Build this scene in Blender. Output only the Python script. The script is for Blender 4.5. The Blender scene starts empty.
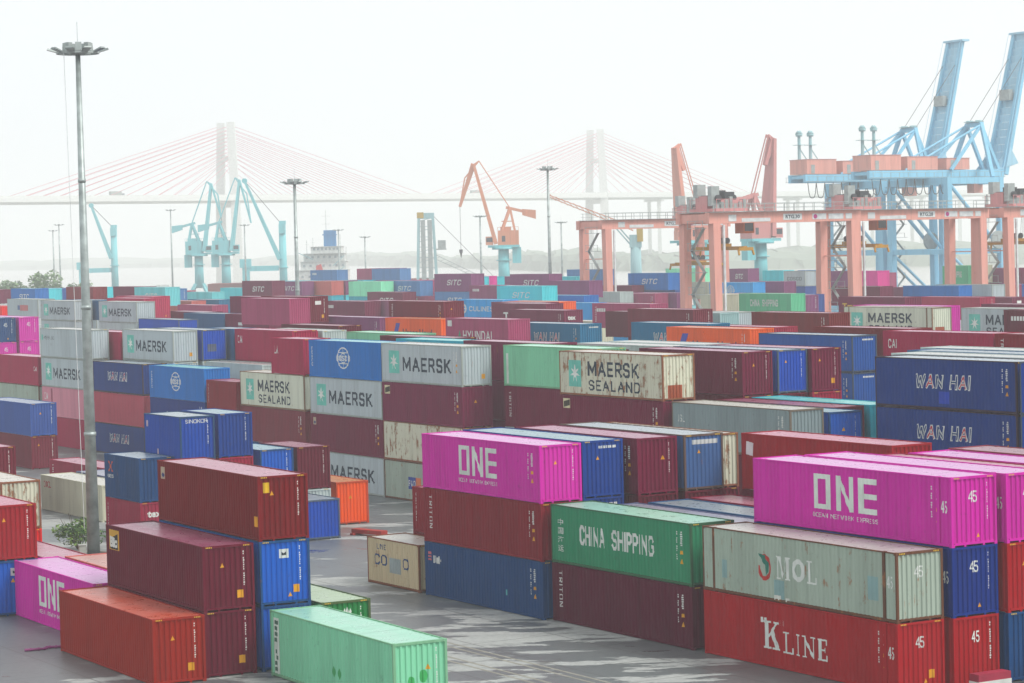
import bpy, bmesh, math, random
from mathutils import Vector, Matrix, Euler

# ------------------------------------------------------------------ camera, world, sun, exposure
SC = bpy.context.scene
COL = SC.collection
TH = -1.0375679553571429                       # direction of the container rows (radians)
AX = Vector((math.cos(TH), math.sin(TH), 0))      # along a container, towards the camera
BX = Vector((-math.sin(TH), math.cos(TH), 0))     # across the rows, away from the camera
CAMZ = 18.6731
cam = bpy.data.cameras.new('camera')
cam.sensor_width = 36.0
cam.lens = 2547.177 / 1024.0 * 36.0
cam.clip_start = 1.0
cam.clip_end = 20000.0
camo = bpy.data.objects.new('camera', cam)
COL.objects.link(camo)
camo.location = (0, 0, CAMZ)
camo.rotation_euler = (Matrix.Rotation(math.pi / 2 - 0.038026, 3, 'X') @ Matrix.Rotation(-0.025766, 3, 'Z')).to_euler()
SC.camera = camo

SUN_EL, SUN_AZ = math.radians(50), math.radians(116)   # azimuth clockwise from +Y: to the right of the camera, a little behind
world = bpy.data.worlds.new('World')
SC.world = world
world.use_nodes = True
nt = world.node_tree
nt.nodes.clear()
sky = nt.nodes.new('ShaderNodeTexSky')
sky.sky_type = 'NISHITA'
sky.sun_disc = False
sky.sun_elevation = SUN_EL
sky.sun_rotation = SUN_AZ
sky.air_density = 1.0
sky.dust_density = 4.0
sky.ozone_density = 1.0
cloud = nt.nodes.new('ShaderNodeMixRGB')              # an even bright overcast over the clear sky
cloud.inputs[0].default_value = 0.88
cloud.inputs[2].default_value = (8.4, 8.75, 8.9, 1)
bg = nt.nodes.new('ShaderNodeBackground')
bg.inputs['Strength'].default_value = 0.111
wo = nt.nodes.new('ShaderNodeOutputWorld')
nt.links.new(sky.outputs[0], cloud.inputs[1])
nt.links.new(cloud.outputs[0], bg.inputs[0])
nt.links.new(bg.outputs[0], wo.inputs[0])

sun = bpy.data.lights.new('sun', 'SUN')
sun.energy = 2.4
sun.angle = math.radians(22)
sun.color = (1.0, 0.97, 0.92)
suno = bpy.data.objects.new('sun', sun)
COL.objects.link(suno)
sd = Vector((math.sin(SUN_AZ) * math.cos(SUN_EL), math.cos(SUN_AZ) * math.cos(SUN_EL), math.sin(SUN_EL)))
suno.rotation_euler = sd.to_track_quat('Z', 'Y').to_euler()
suno.location = (0, 0, 300)

SC.render.engine = 'CYCLES'
SC.view_settings.view_transform = 'Standard'
SC.view_settings.look = 'None'
SC.view_settings.gamma = 1.0
SC.view_settings.use_curve_mapping = False
SC.view_settings.exposure = 0.24
SC.cycles.max_bounces = 6
SC.cycles.diffuse_bounces = 3
SC.cycles.glossy_bounces = 3
SC.cycles.volume_bounces = 2
SC.cycles.use_denoising = True

rnd = random.Random(7)

# ------------------------------------------------------------------ helpers
def srgb(h):
    h = h.lstrip('#')
    out = []
    for i in (0, 2, 4):
        c = int(h[i:i + 2], 16) / 255.0
        out.append(c / 12.92 if c <= 0.04045 else ((c + 0.055) / 1.055) ** 2.4)
    return (out[0], out[1], out[2], 1.0)

def seen(h, gain=0.74, veil=0.014):
    """paint albedo from the colour it shows under this even light"""
    c = srgb(h)
    return tuple(min(.85, max(.004, (x - veil) / gain)) for x in c[:3]) + (1.0,)

class Mat:
    """small wrapper round a node tree"""
    def __init__(self, name):
        self.m = bpy.data.materials.new(name)
        self.m.use_nodes = True
        self.t = self.m.node_tree
        self.b = self.t.nodes['Principled BSDF']
    def n(self, kind, **kw):
        x = self.t.nodes.new(kind)
        for k, v in kw.items():
            setattr(x, k, v)
        return x
    def l(self, a, b):
        self.t.links.new(a, b)
    def noise(self, vec, scale, detail=4, rough=0.55):
        x = self.n('ShaderNodeTexNoise')
        x.inputs['Scale'].default_value = scale
        x.inputs['Detail'].default_value = detail
        x.inputs['Roughness'].default_value = rough
        self.l(vec, x.inputs['Vector'])
        return x.outputs['Fac']
    def ramp(self, fac, a, b, va=0.0, vb=1.0):
        x = self.n('ShaderNodeMapRange')
        x.inputs[1].default_value = a
        x.inputs[2].default_value = b
        x.inputs[3].default_value = va
        x.inputs[4].default_value = vb
        self.l(fac, x.inputs[0])
        return x.outputs[0]
    def mix(self, fac, c1, c2, mode='MIX'):
        x = self.n('ShaderNodeMixRGB', blend_type=mode)
        for i, c in ((0, fac), (1, c1), (2, c2)):
            if hasattr(c, 'is_linked'):
                self.l(c, x.inputs[i])
            else:
                x.inputs[i].default_value = c
        return x.outputs[0]
    def math(self, op, a, b):
        x = self.n('ShaderNodeMath', operation=op)
        for i, c in ((0, a), (1, b)):
            if hasattr(c, 'is_linked'):
                self.l(c, x.inputs[i])
            else:
                x.inputs[i].default_value = c
        return x.outputs[0]
    def coords(self, scale=(1, 1, 1), random_shift=True, kind='Object', rot=0.0):
        tc = self.n('ShaderNodeTexCoord')
        v = tc.outputs[kind]
        if random_shift:
            oi = self.n('ShaderNodeObjectInfo')
            mu = self.n('ShaderNodeVectorMath', operation='SCALE')
            mu.inputs[0].default_value = (37.0, 21.0, 13.0)
            self.l(oi.outputs['Random'], mu.inputs['Scale'])
            ad = self.n('ShaderNodeVectorMath', operation='ADD')
            self.l(v, ad.inputs[0])
            self.l(mu.outputs[0], ad.inputs[1])
            v = ad.outputs[0]
        mp = self.n('ShaderNodeMapping')
        mp.inputs['Scale'].default_value = scale
        mp.inputs['Rotation'].default_value = (0, 0, rot)
        self.l(v, mp.inputs['Vector'])
        return mp.outputs[0]

_paints = {}
def paint(name, hexcol, fade=0.2, dirt=0.3, rust=0.0, rough=0.5, conv=srgb):
    """weathered container or steel paint: chalking, run-off streaks, rust blooms"""
    if name in _paints:
        return _paints[name]
    M = Mat(name)
    c = conv(hexcol)
    broad = M.noise(M.coords((0.35, 0.35, 0.5)), 1.0, 3)
    streak = M.noise(M.coords((3.5, 3.5, 0.22)), 1.0, 5, 0.6)
    fine = M.noise(M.coords((1.0, 1.0, 0.6)), 2.2, 8, 0.7)
    lum = 0.3 * c[0] + 0.59 * c[1] + 0.11 * c[2]
    pale = tuple(min(1.0, 0.70 * x + 0.22 * lum + 0.03) for x in c[:3]) + (1,)
    dark = (c[0] * 0.45 + 0.012, c[1] * 0.45 + 0.010, c[2] * 0.45 + 0.008, 1)
    col = M.mix(M.ramp(broad, 0.45, 0.75, 0.0, fade), c, pale)
    patchy = M.noise(M.coords((0.75, 0.75, 0.05)), 1.0, 1, 0.3)
    col = M.mix(M.ramp(patchy, 0.56, 0.58, 0.0, 0.16), col, dark)
    col = M.mix(M.ramp(streak, 0.48, 0.74, 0.0, dirt), col, dark)
    scuff = M.noise(M.coords((0.9, 0.9, 2.4)), 3.0, 6, 0.75)
    col = M.mix(M.ramp(scuff, 0.70, 0.76, 0.0, 0.4), col, pale)
    grime = M.noise(M.coords((1.6, 1.6, 1.6)), 1.4, 7, 0.7)
    col = M.mix(M.ramp(grime, 0.62, 0.78, 0.0, 0.5), col, (0.05, 0.032, 0.024, 1))
    if rust > 0:
        rm = M.mix(M.ramp(fine, 0.3, 0.7), (0.13, 0.045, 0.018, 1), (0.30, 0.12, 0.045, 1))
        spots = M.math('ADD', M.math('MULTIPLY', fine, 0.6), M.math('MULTIPLY', streak, 0.4))
        col = M.mix(M.ramp(spots, 0.65 - 0.20 * rust, 0.70 - 0.17 * rust, 0.0, min(1.0, 0.6 + rust * .5)), col, rm)
    M.l(col, M.b.inputs['Base Color'])
    M.l(M.ramp(fine, 0.3, 0.75, rough, rough + 0.2), M.b.inputs['Roughness'])
    M.b.inputs['Specular IOR Level'].default_value = 0.06
    _paints[name] = M.m
    return M.m

def roofpaint(name, hexcol, dust=0.35):
    """dusty, faded roof panel; sky sheen is also put into its pale tint"""
    if name in _paints:
        return _paints[name]
    M = Mat(name)
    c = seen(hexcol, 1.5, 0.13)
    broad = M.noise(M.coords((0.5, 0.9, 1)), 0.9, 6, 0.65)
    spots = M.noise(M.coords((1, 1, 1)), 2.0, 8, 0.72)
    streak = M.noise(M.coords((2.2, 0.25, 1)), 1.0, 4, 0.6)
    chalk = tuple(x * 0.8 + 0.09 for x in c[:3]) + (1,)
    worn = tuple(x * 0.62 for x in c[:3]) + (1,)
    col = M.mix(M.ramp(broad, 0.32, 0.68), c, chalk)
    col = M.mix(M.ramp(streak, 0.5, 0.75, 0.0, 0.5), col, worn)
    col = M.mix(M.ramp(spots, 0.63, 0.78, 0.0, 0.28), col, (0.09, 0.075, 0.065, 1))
    M.l(col, M.b.inputs['Base Color'])
    M.l(M.ramp(spots, 0.35, 0.7, 0.24, 0.42), M.b.inputs['Roughness'])
    _paints[name] = M.m
    return M.m

_plain = {}
def plain(name, hexcol, rough=0.6, metal=0.0, vary=0.12):
    if name in _plain:
        return _plain[name]
    M = Mat(name)
    c = srgb(hexcol)
    f = M.noise(M.coords((1, 1, 1)), 1.3, 5)
    d = tuple(x * (1 - vary * 2.2) for x in c[:3]) + (1,)
    M.l(M.mix(M.ramp(f, 0.35, 0.7), c, d), M.b.inputs['Base Color'])
    M.b.inputs['Roughness'].default_value = rough
    M.b.inputs['Metallic'].default_value = metal
    _plain[name] = M.m
    return M.m

class MB:
    """collects shapes into one bmesh"""
    def __init__(self):
        self.bm = bmesh.new()
        self.mi = 0
    def quad(self, pts):
        f = self.bm.faces.new([self.bm.verts.new(p) for p in pts])
        f.material_index = self.mi
        return f
    def hexa(self, p):
        v = [self.bm.verts.new(q) for q in p]
        for idx in ((0, 3, 2, 1), (4, 5, 6, 7), (0, 1, 5, 4), (1, 2, 6, 5), (2, 3, 7, 6), (3, 0, 4, 7)):
            f = self.bm.faces.new([v[i] for i in idx])
            f.material_index = self.mi
    def box(self, x0, x1, y0, y1, z0, z1):
        self.hexa([(x0, y0, z0), (x1, y0, z0), (x1, y1, z0), (x0, y1, z0), (x0, y0, z1), (x1, y0, z1), (x1, y1, z1), (x0, y1, z1)])
        return self
    def beam(self, p, q, w, h=None, w2=None, h2=None):
        h = h or w
        w2 = w2 or w
        h2 = h2 or h
        p, q = Vector(p), Vector(q)
        d = (q - p).normalized()
        up = Vector((0, 0, 1)) if abs(d.z) < 0.95 else Vector((0, 1, 0))
        s = d.cross(up).normalized()
        t = s.cross(d).normalized()
        def ring(c, a, b):
            return [c - s * a / 2 - t * b / 2, c + s * a / 2 - t * b / 2, c + s * a / 2 + t * b / 2, c - s * a / 2 + t * b / 2]
        self.hexa(ring(p, w, h) + ring(q, w2, h2))
        return self
    def tube(self, p, q, r, r2=None, n=8):
        r2 = r if r2 is None else r2
        p, q = Vector(p), Vector(q)
        d = (q - p).normalized()
        up = Vector((0, 0, 1)) if abs(d.z) < 0.95 else Vector((0, 1, 0))
        s = d.cross(up).normalized()
        t = s.cross(d).normalized()
        A, B = [], []
        for i in range(n):
            a = 2 * math.pi * i / n
            o = s * math.cos(a) + t * math.sin(a)
            A.append(self.bm.verts.new(p + o * r))
            B.append(self.bm.verts.new(q + o * r2))
        fs = []
        for i in range(n):
            fs.append(self.bm.faces.new([A[i], A[(i + 1) % n], B[(i + 1) % n], B[i]]))
        fs.append(self.bm.faces.new(A[::-1]))
        fs.append(self.bm.faces.new(B))
        for f in fs:
            f.material_index = self.mi
            f.smooth = n > 8 and len(f.verts) == 4
        return self
    def path(self, pts, r, n=5):
        for p, q in zip(pts, pts[1:]):
            self.tube(p, q, r, r, n)
        return self
    def mesh(self, name):
        bmesh.ops.recalc_face_normals(self.bm, faces=self.bm.faces[:])
        me = bpy.data.meshes.new(name)
        self.bm.to_mesh(me)
        self.bm.free()
        return me
    def build(self, name, mat, parent=None):
        me = self.mesh(name)
        for m in (mat if isinstance(mat, (list, tuple)) else [mat]):
            me.materials.append(m)
        return link(name, me, parent)

def link(name, me, parent=None, mats=None):
    o = bpy.data.objects.new(name, me)
    COL.objects.link(o)
    if parent is not None:
        o.parent = parent
    if mats:
        for i, m in enumerate(mats):
            o.material_slots[i].link = 'OBJECT'
            o.material_slots[i].material = m
    return o

def empty(name, loc=(0, 0, 0), rz=0.0):
    o = bpy.data.objects.new(name, None)
    COL.objects.link(o)
    o.location = loc
    o.rotation_euler = (0, 0, rz)
    return o

def tag(o, label, cat, group=None):
    o['label'] = label
    o['category'] = cat
    if group:
        o['group'] = group
    return o

def structure(o):
    o['kind'] = 'structure'
    return o

def yard(u, v, z=0.0):
    p = AX * u + BX * v
    return Vector((p.x, p.y, z))

# ------------------------------------------------------------------ setting: ground, quay, water, far shore, haze
def make_ground():
    M = Mat('wet_concrete')
    at = M.coords((1, 1, 1), False, 'Object', -TH)
    big = M.noise(M.coords((0.045, 0.15, 1), False, 'Object', -TH), 1.0, 3, 0.5)
    mid = M.noise(M.coords((0.16, 0.5, 1), False, 'Object', -TH), 1.0, 12, 0.68)
    fine = M.noise(at, 3.0, 8, 0.75)
    tracks = M.noise(M.coords((0.02, 1.6, 1), False, 'Object', -TH), 1.0, 4, 0.6)
    f = M.math('ADD', M.math('MULTIPLY', big, 0.42), M.math('MULTIPLY', mid, 0.48))
    f = M.math('ADD', f, M.math('MULTIPLY', tracks, 0.10))
    damp = M.ramp(f, 0.462, 0.472)
    pool = M.ramp(f, 0.59, 0.594)
    dry = M.mix(M.ramp(fine, 0.35, 0.7), (0.36, 0.37, 0.355, 1), (0.25, 0.26, 0.25, 1))
    dry = M.mix(M.ramp(tracks, 0.52, 0.62, 0, 0.35), dry, (0.20, 0.205, 0.20, 1))
    wetc = M.mix(M.ramp(fine, 0.3, 0.75), (0.13, 0.14, 0.144, 1), (0.085, 0.092, 0.096, 1))
    col = M.mix(damp, dry, wetc)
    col = M.mix(pool, col, (0.05, 0.05, 0.05, 1))
    br = M.n('ShaderNodeTexBrick')
    br.offset = 0.0
    br.inputs['Scale'].default_value = 1.0
    br.inputs['Brick Width'].default_value = 4.5
    br.inputs['Row Height'].default_value = 4.5
    br.inputs['Mortar Size'].default_value = 0.05
    br.inputs['Mortar Smooth'].default_value = 0.3
    M.l(at, br.inputs['Vector'])
    col = M.mix(M.math('MULTIPLY', br.outputs['Fac'], 0.6), col, (0.06, 0.06, 0.055, 1))
    oil = M.noise(at, 0.4, 5, 0.6)
    col = M.mix(M.ramp(oil, 0.62, 0.68, 0, 0.5), col, (0.075, 0.065, 0.06, 1))
    M.l(col, M.b.inputs['Base Color'])
    rough = M.mix(pool, M.mix(damp, (0.9, 0.9, 0.9, 1), (0.42, 0.42, 0.42, 1)), (0.04, 0.04, 0.04, 1))
    M.l(rough, M.b.inputs['Roughness'])
    bu = M.n('ShaderNodeBump')
    bu.inputs['Strength'].default_value = 0.3
    bu.inputs['Distance'].default_value = 0.015
    M.l(M.mix(pool, fine, (0.5, 0.5, 0.5, 1)), bu.inputs['Height'])
    M.l(bu.outputs[0], M.b.inputs['Normal'])
    b = MB()
    pts = [yard(260, -260), yard(260, 402), yard(-2600, 402), yard(-2600, -260)]
    b.quad([(p.x, p.y, 0) for p in pts])
    structure(b.build('ground', M.m))
    q = MB()
    for (u0, u1) in ((260, -2600),):
        p = [yard(u0, 402.0), yard(u0, 403.0), yard(u1, 403.0), yard(u1, 402.0)]
        q.hexa([(c.x, c.y, -3.2) for c in p] + [(c.x, c.y, 0.15) for c in p])
    structure(q.build('quay_edge', plain('quay_concrete', '#9a9a92', 0.8)))
    # worn steel rails of the crane tracks set in the yard between the near stacks
    r = MB()
    for k in range(4):
        v = 55.2 + 0.55 * k + (0.9 if k > 1 else 0)
        p = [yard(-60, v), yard(-60, v + .16), yard(-152, v + .16), yard(-152, v)]
        r.quad([(c.x, c.y, 0.004) for c in p])
    structure(r.build('yard_marking', plain('faded_line', '#8a877c', 0.8)))

def make_water():
    M = Mat('river_water')
    v = M.coords((0.02, 0.05, 1), False)
    n = M.noise(v, 1.0, 6, 0.6)
    M.l(M.mix(n, (0.42, 0.40, 0.35, 1), (0.34, 0.33, 0.29, 1)), M.b.inputs['Base Color'])
    M.b.inputs['Roughness'].default_value = 0.18
    bu = M.n('ShaderNodeBump')
    bu.inputs['Strength'].default_value = 0.4
    bu.inputs['Distance'].default_value = 0.3
    M.l(M.noise(M.coords((0.3, 0.6, 1), False), 1.0, 5), bu.inputs['Height'])
    M.l(bu.outputs[0], M.b.inputs['Normal'])
    b = MB()
    b.quad([(-4200, -900, -3), (4200, -900, -3), (4200, 6200, -3), (-4200, 6200, -3)])
    structure(b.build('water', M.m))

def make_far_shore():
    # low wooded land beyond the river, its bank closer on the downstream side
    M = Mat('far_woods_hazed')
    n = M.noise(M.coords((1, 1, 1), False), 0.03, 8, 0.7)
    M.l(M.mix(n, (0.17, 0.23, 0.17, 1), (0.22, 0.27, 0.2, 1)), M.b.inputs['Base Color'])  # greens paled, distance haze mixed into the colour
    M.b.inputs['Roughness'].default_value = 0.95
    bank = [(-2400, 5200), (-1150, 4500), (-600, 4100), (-250, 3500), (-60, 2600), (40, 1950), (150, 1780), (330, 1700), (620, 1650), (1200, 1620), (2200, 1600)]
    r = random.Random(3)
    b = MB()
    N = 420
    def along(t):
        t *= len(bank) - 1
        i = min(int(t), len(bank) - 2)
        f = t - i
        return Vector((bank[i][0] * (1 - f) + bank[i + 1][0] * f, bank[i][1] * (1 - f) + bank[i + 1][1] * f, 0))
    rows = []
    prof = [(0, 0.0), (6, 0.55), (18, 0.9), (45, 1.0), (90, 0.95), (160, 1.15), (300, 1.05), (500, 0.0)]
    ph = [r.uniform(0, 6) for _ in range(6)]
    for i in range(N + 1):
        p = along(i / N)
        h = 12.5 + 2.2 * math.sin(i * .09 + ph[0]) + 1.3 * math.sin(i * .31 + ph[1]) + .8 * math.sin(i * .77 + ph[2])
        rows.append([b.bm.verts.new((p.x + r.uniform(-4, 4), p.y + d, -3.2 + max(0, h + r.uniform(-.9, .9)) * k)) for d, k in prof])
    for i in range(N):
        for j in range(len(prof) - 1):
            b.bm.faces.new([rows[i][j], rows[i + 1][j], rows[i + 1][j + 1], rows[i][j + 1]])
    structure(b.build('hills', M.m))

def make_haze():
    b = MB()
    b.box(-4300, 4300, -950, 6300, -4.2, 112)
    me = b.mesh('haze')
    m = bpy.data.materials.new('haze_air')
    m.use_nodes = True
    t = m.node_tree
    t.nodes.clear()
    out = t.nodes.new('ShaderNodeOutputMaterial')
    pv = t.nodes.new('ShaderNodeVolumePrincipled')
    pv.inputs['Color'].default_value = (0.97, 0.985, 0.985, 1)
    pv.inputs['Density'].default_value = HAZE
    pv.inputs['Anisotropy'].default_value = 0.0
    t.links.new(pv.outputs[0], out.inputs['Volume'])
    me.materials.append(m)
    o = link('haze', me)
    o['kind'] = 'stuff'
HAZE = 0.00045
make_ground()
make_water()
make_far_shore()
make_haze()
# ------------------------------------------------------------------ containers
CW = 2.438
CLEN = {20: 6.058, 40: 12.192, 45: 13.716}
# colour key: (wall paint, roof tint paled with sky sheen, rust, frame paint or None)
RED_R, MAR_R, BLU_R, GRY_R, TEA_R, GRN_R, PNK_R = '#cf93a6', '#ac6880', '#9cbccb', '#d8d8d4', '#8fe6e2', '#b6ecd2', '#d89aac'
PAL = {
 'rust': ('#862a1c', '#e87a5c', .05, None), 'maroon': ('#5c1430', MAR_R, .05, None), 'maroon2': ('#681632', RED_R, .05, None),
 'maroon3': ('#641438', '#c489a4', .03, None), 'maroon4': ('#541c32', MAR_R, .05, None), 'plum': ('#6a2640', '#cfa0b4', .05, None), 'plum2': ('#844a66', '#cfa0b4', .03, None),
 'darkred': ('#6a0a26', RED_R, .02, None), 'red': ('#88062a', '#d888a0', .03, None), 'redend': ('#8a163a', RED_R, .03, None),
 'redorange': ('#c81c14', '#e07060', .08, None), 'kred': ('#920028', '#d07088', .02, None), 'crimson': ('#900e42', '#d898b0', .03, None), 'crimson2': ('#a43452', '#d898b0', .03, None),
 'brick': ('#761a2c', '#c07888', .06, None), 'brownred': ('#70303a', '#c08a90', .15, None), 'rose': ('#944060', '#d0a0b4', .05, None), 'rosered': ('#c05478', '#dca8bc', .03, None),
 'pinkred': ('#86283e', PNK_R, .05, None), 'salmon': ('#b0605c', '#e0a498', .05, None), 'brownpink': ('#7c3a44', '#c49aa4', .08, None), 'brownpink2': ('#a04452', '#c08a94', .12, None), 'dustpink': ('#b87a88', '#d0b4ba', .12, None),
 'magenta': ('#b42a90', '#f4b4ec', .0, None), 'magenta2': ('#c8408c', '#e8a8cc', .0, None),
 'navy': ('#1e426a', '#a2b4c4', .06, None), 'navy2': ('#36508c', '#a8b4c8', .05, None), 'navy3': ('#103470', '#a0acc0', .03, None),
 'blue': ('#1654a4', '#a4c8d4', .05, '#1a466e'), 'blue2': ('#0e4490', '#b4c0c8', .04, '#2c4664'), 'blue3': ('#0a3e7c', '#a4c0ca', .03, None), 'cobalt': ('#1c489e', '#b0c0cc', .03, '#4a5666'),
 'coscoblue': ('#1a66a8', '#90dce2', .06, None), 'skyblue': ('#3090c8', '#a8d8e8', .03, None), 'wannavy': ('#0c3a72', '#c4d0d8', .04, '#3a3038'), 'wannavy2': ('#1a4c8c', '#b4c4d0', .03, '#3c4654'), 'wanteal': ('#286484', '#c0ccd4', .04, None),
 'steel': ('#34587c', '#b0bcc4', .06, None), 'dustblue': ('#3e5a84', '#bcc6ce', .16, '#5a4a44'), 'slate': ('#5078a4', '#b0c0cc', .03, None),
 'teal': ('#309cac', TEA_R, .03, None), 'cyan': ('#48b8c0', '#a0e8ea', .02, None), 'paleteal': ('#64b4b8', '#b4e4e8', .03, None),
 'mint': ('#74b492', '#bcf8dc', .05, '#6d9a7a'), 'palemint': ('#84d4ac', '#c4f4dc', .03, None), 'green': ('#327a5a', '#bceed6', .10, '#3a5a44'), 'dgreen': ('#2a703e', '#cce4bc', .08, '#4a5a3c'), 'chgreen': ('#54a880', '#bce8d0', .03, None),
 'greygreen': ('#909c90', '#dedcd4', .42, '#5e4236'), 'grey': ('#a2aeac', '#dcdcd8', .06, None), 'grey2': ('#86a4a4', '#c8d8d8', .06, None), 'palegrey': ('#9fa9ac', '#dededa', .16, '#8a918c'), 'steelgrey': ('#788688', '#dcd8cc', .10, '#6a6258'),
 'rustwhite': ('#b4b4a2', '#e4dcd0', .66, '#7a5040'), 'rustcream': ('#b8bcac', '#e0dcd0', .28, '#76604e'), 'cream': ('#b0b09c', '#eeeade', .03, None), 'ochre': ('#b0a486', '#e8e6dc', .38, '#6e4634'),
 'orange': ('#e0501a', '#f0a068', .06, '#a8442c'), 'orange2': ('#d8582a', '#eca684', .03, None), 'lilac': ('#5c607c', '#b8b8c8', .05, None), 'purple': ('#784268', '#c4a0bc', .03, None),
}
def wallmat(k):
    h, r, ru, f = PAL[k]
    return paint('paint_' + k, h, .14, .34, ru, .5, seen)
def roofmat(k):
    return roofpaint('roof_' + k, PAL[k][1])
def framemat(k):
    h, r, ru, f = PAL[k]
    if not f:
        return wallmat(k)
    return paint('frame_' + k, f, .15, .4, min(.9, ru + .12), .5, seen)

def profile(lo, hi, pitch, depth):
    """trapezoid corrugation: list of (position, inset)"""
    n = max(2, round((hi - lo) / pitch))
    p = (hi - lo) / n
    pts = []
    for i in range(n):
        s = lo + i * p
        pts += [(s, 0.0), (s + .32 * p, 0.0), (s + .49 * p, depth), (s + .83 * p, depth)]
    pts.append((hi, 0.0))
    return pts
def side_profile(L):
    e = 0.10
    return profile(-L / 2 + e, L / 2 - e, 0.278, 0.038)
END_PROFILE = profile(-CW / 2 + .10, CW / 2 - .10, 0.248, 0.052)
SIDE_Y = 1.206
def inset(pr, s):
    for (a, da), (b, db) in zip(pr, pr[1:]):
        if a <= s <= b:
            return da + (db - da) * ((s - a) / (b - a) if b > a else 0)
    return 0.0

def add_side(m, L, H, sgn):
    for (a, da), (b, db) in zip(side_profile(L), side_profile(L)[1:]):
        ya, yb = sgn * (SIDE_Y - da), sgn * (SIDE_Y - db)
        m.quad([(a, ya, .155), (b, yb, .155), (b, yb, H - .055), (a, ya, H - .055)][::-sgn or 1])
def add_end(m, L, H):
    X = L / 2 - .032
    for (a, da), (b, db) in zip(END_PROFILE, END_PROFILE[1:]):
        m.quad([(X - da, a, .17), (X - db, b, .17), (X - db, b, H - .11), (X - da, a, H - .11)])
def add_roof(m, L, H):
    lo, hi, z = -L / 2 + .10, L / 2 - .10, H - .045
    n = round((hi - lo) / .55)
    xs = []
    for i in range(n):
        s = lo + (hi - lo) * i / n
        p = (hi - lo) / n
        xs += [(s, 0), (s + .30 * p, 0), (s + .5 * p, .007), (s + .8 * p, .007)]
    xs.append((hi, 0))
    for (a, da), (b, db) in zip(xs, xs[1:]):
        m.quad([(a, -1.165, z + da), (b, -1.165, z + db), (b, 1.165, z + db), (a, 1.165, z + da)])
def add_frame(m, L, H):
    for s in (-1, 1):
        ys = sorted((s * 1.160, s * 1.212))
        m.box(-L / 2 + .178, L / 2 - .178, ys[0], ys[1], .035, .156)           # bottom rail
        ys = sorted((s * 1.150, s * 1.2125))
        m.box(-L / 2 + .178, L / 2 - .178, ys[0], ys[1], H - .058, H - .004)    # top rail
        for e in (-1, 1):
            xs = sorted((e * L / 2, e * (L / 2 - .178)))
            yy = sorted((s * 1.219, s * 1.057))
            m.box(xs[0], xs[1], yy[0], yy[1], 0, .118)                           # corner castings
            m.box(xs[0], xs[1], yy[0], yy[1], H - .118, H)
    for e in (-1, 1):
        xs = sorted((e * (L / 2 - .012), e * (L / 2 - .10)))
        m.box(xs[0], xs[1], -1.057, 1.057, .075, .172)                           # end sill
        m.box(xs[0], xs[1], -1.057, 1.057, H - .112, H - .006)                   # end header
        m.box(xs[0] + (0 if e < 0 else .02), xs[1] - (.02 if e < 0 else 0), -.55, -.45, 0.0, .075)
        m.box(xs[0] + (0 if e < 0 else .02), xs[1] - (.02 if e < 0 else 0), .45, .55, 0.0, .075)
    m.box(-L / 2 + .18, L / 2 - .18, -1.15, 1.15, .10, .14)                      # floor
    if L > 13:                                                                   # 45 foot: inner posts at the 40 foot points
        for s in (-1, 1):
            for e in (-1, 1):
                xs = sorted((e * 6.096, e * 5.93))
                yy = sorted((s * 1.2145, s * 1.12))
                m.box(xs[0], xs[1], yy[0], yy[1], .118, H - .05)
                yy = sorted((s * 1.219, s * 1.057))
                m.box(xs[0], xs[1], yy[0], yy[1], H - .10, H)
def add_post(m, L, H, e, s):
    xs = sorted((e * (L / 2 - .005), e * (L / 2 - .105)))
    yy = sorted((s * 1.2155, s * 1.112))
    m.box(xs[0], xs[1], yy[0], yy[1], .118, H - .118)
def add_door(m, L, H, s):
    X = -L / 2 + .045
    yy = sorted((s * .006, s * 1.112))
    m.box(X - .03, X + .02, yy[0], yy[1], .18, H - .12)
    for q in (.28, .82):
        m.tube((X - .055, s * q, .12), (X - .055, s * q, H - .12), .017, n=6)
        m.box(X - .075, X - .03, min(s * q, s * (q - .28)), max(s * q, s * (q - .28)), 1.02, 1.06)
_meshes = {}
def cmesh(kind, ln, H):
    key = (kind, ln, round(H, 2))
    if key in _meshes:
        return _meshes[key]
    L = CLEN[ln]
    m = MB()
    slots = 1
    if kind == 'side_wall_a': add_side(m, L, H, -1)
    elif kind == 'side_wall_b': add_side(m, L, H, 1)
    elif kind == 'end_wall': add_end(m, L, H)
    elif kind == 'roof': add_roof(m, L, H)
    elif kind == 'frame': add_frame(m, L, H)
    elif kind.startswith('post'): add_post(m, L, H, int(kind[4:6]), int(kind[6:8]))
    elif kind.startswith('door'): add_door(m, L, H, int(kind[4:6]))
    elif kind == 'whole':
        slots = 3
        add_side(m, L, H, -1); add_side(m, L, H, 1); add_end(m, L, H)
        for s in (-1, 1): add_door(m, L, H, s)
        m.mi = 1; add_roof(m, L, H)
        m.mi = 2; add_frame(m, L, H)
        for e in (-1, 1):
            for s in (-1, 1): add_post(m, L, H, e, s)
    if kind in ('side_wall_a', 'side_wall_b', 'end_wall', 'roof'):
        me = bpy.data.meshes.new(kind); m.bm.to_mesh(me); m.bm.free()
    else:
        bmesh.ops.recalc_face_normals(m.bm, faces=[f for f in m.bm.faces if f.material_index != 1 and len(f.verts) == 4 and False] or [])
        me = bpy.data.meshes.new(kind); m.bm.to_mesh(me); m.bm.free()
    for _ in range(slots):
        me.materials.append(None)
    _meshes[key] = me
    return me

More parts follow.
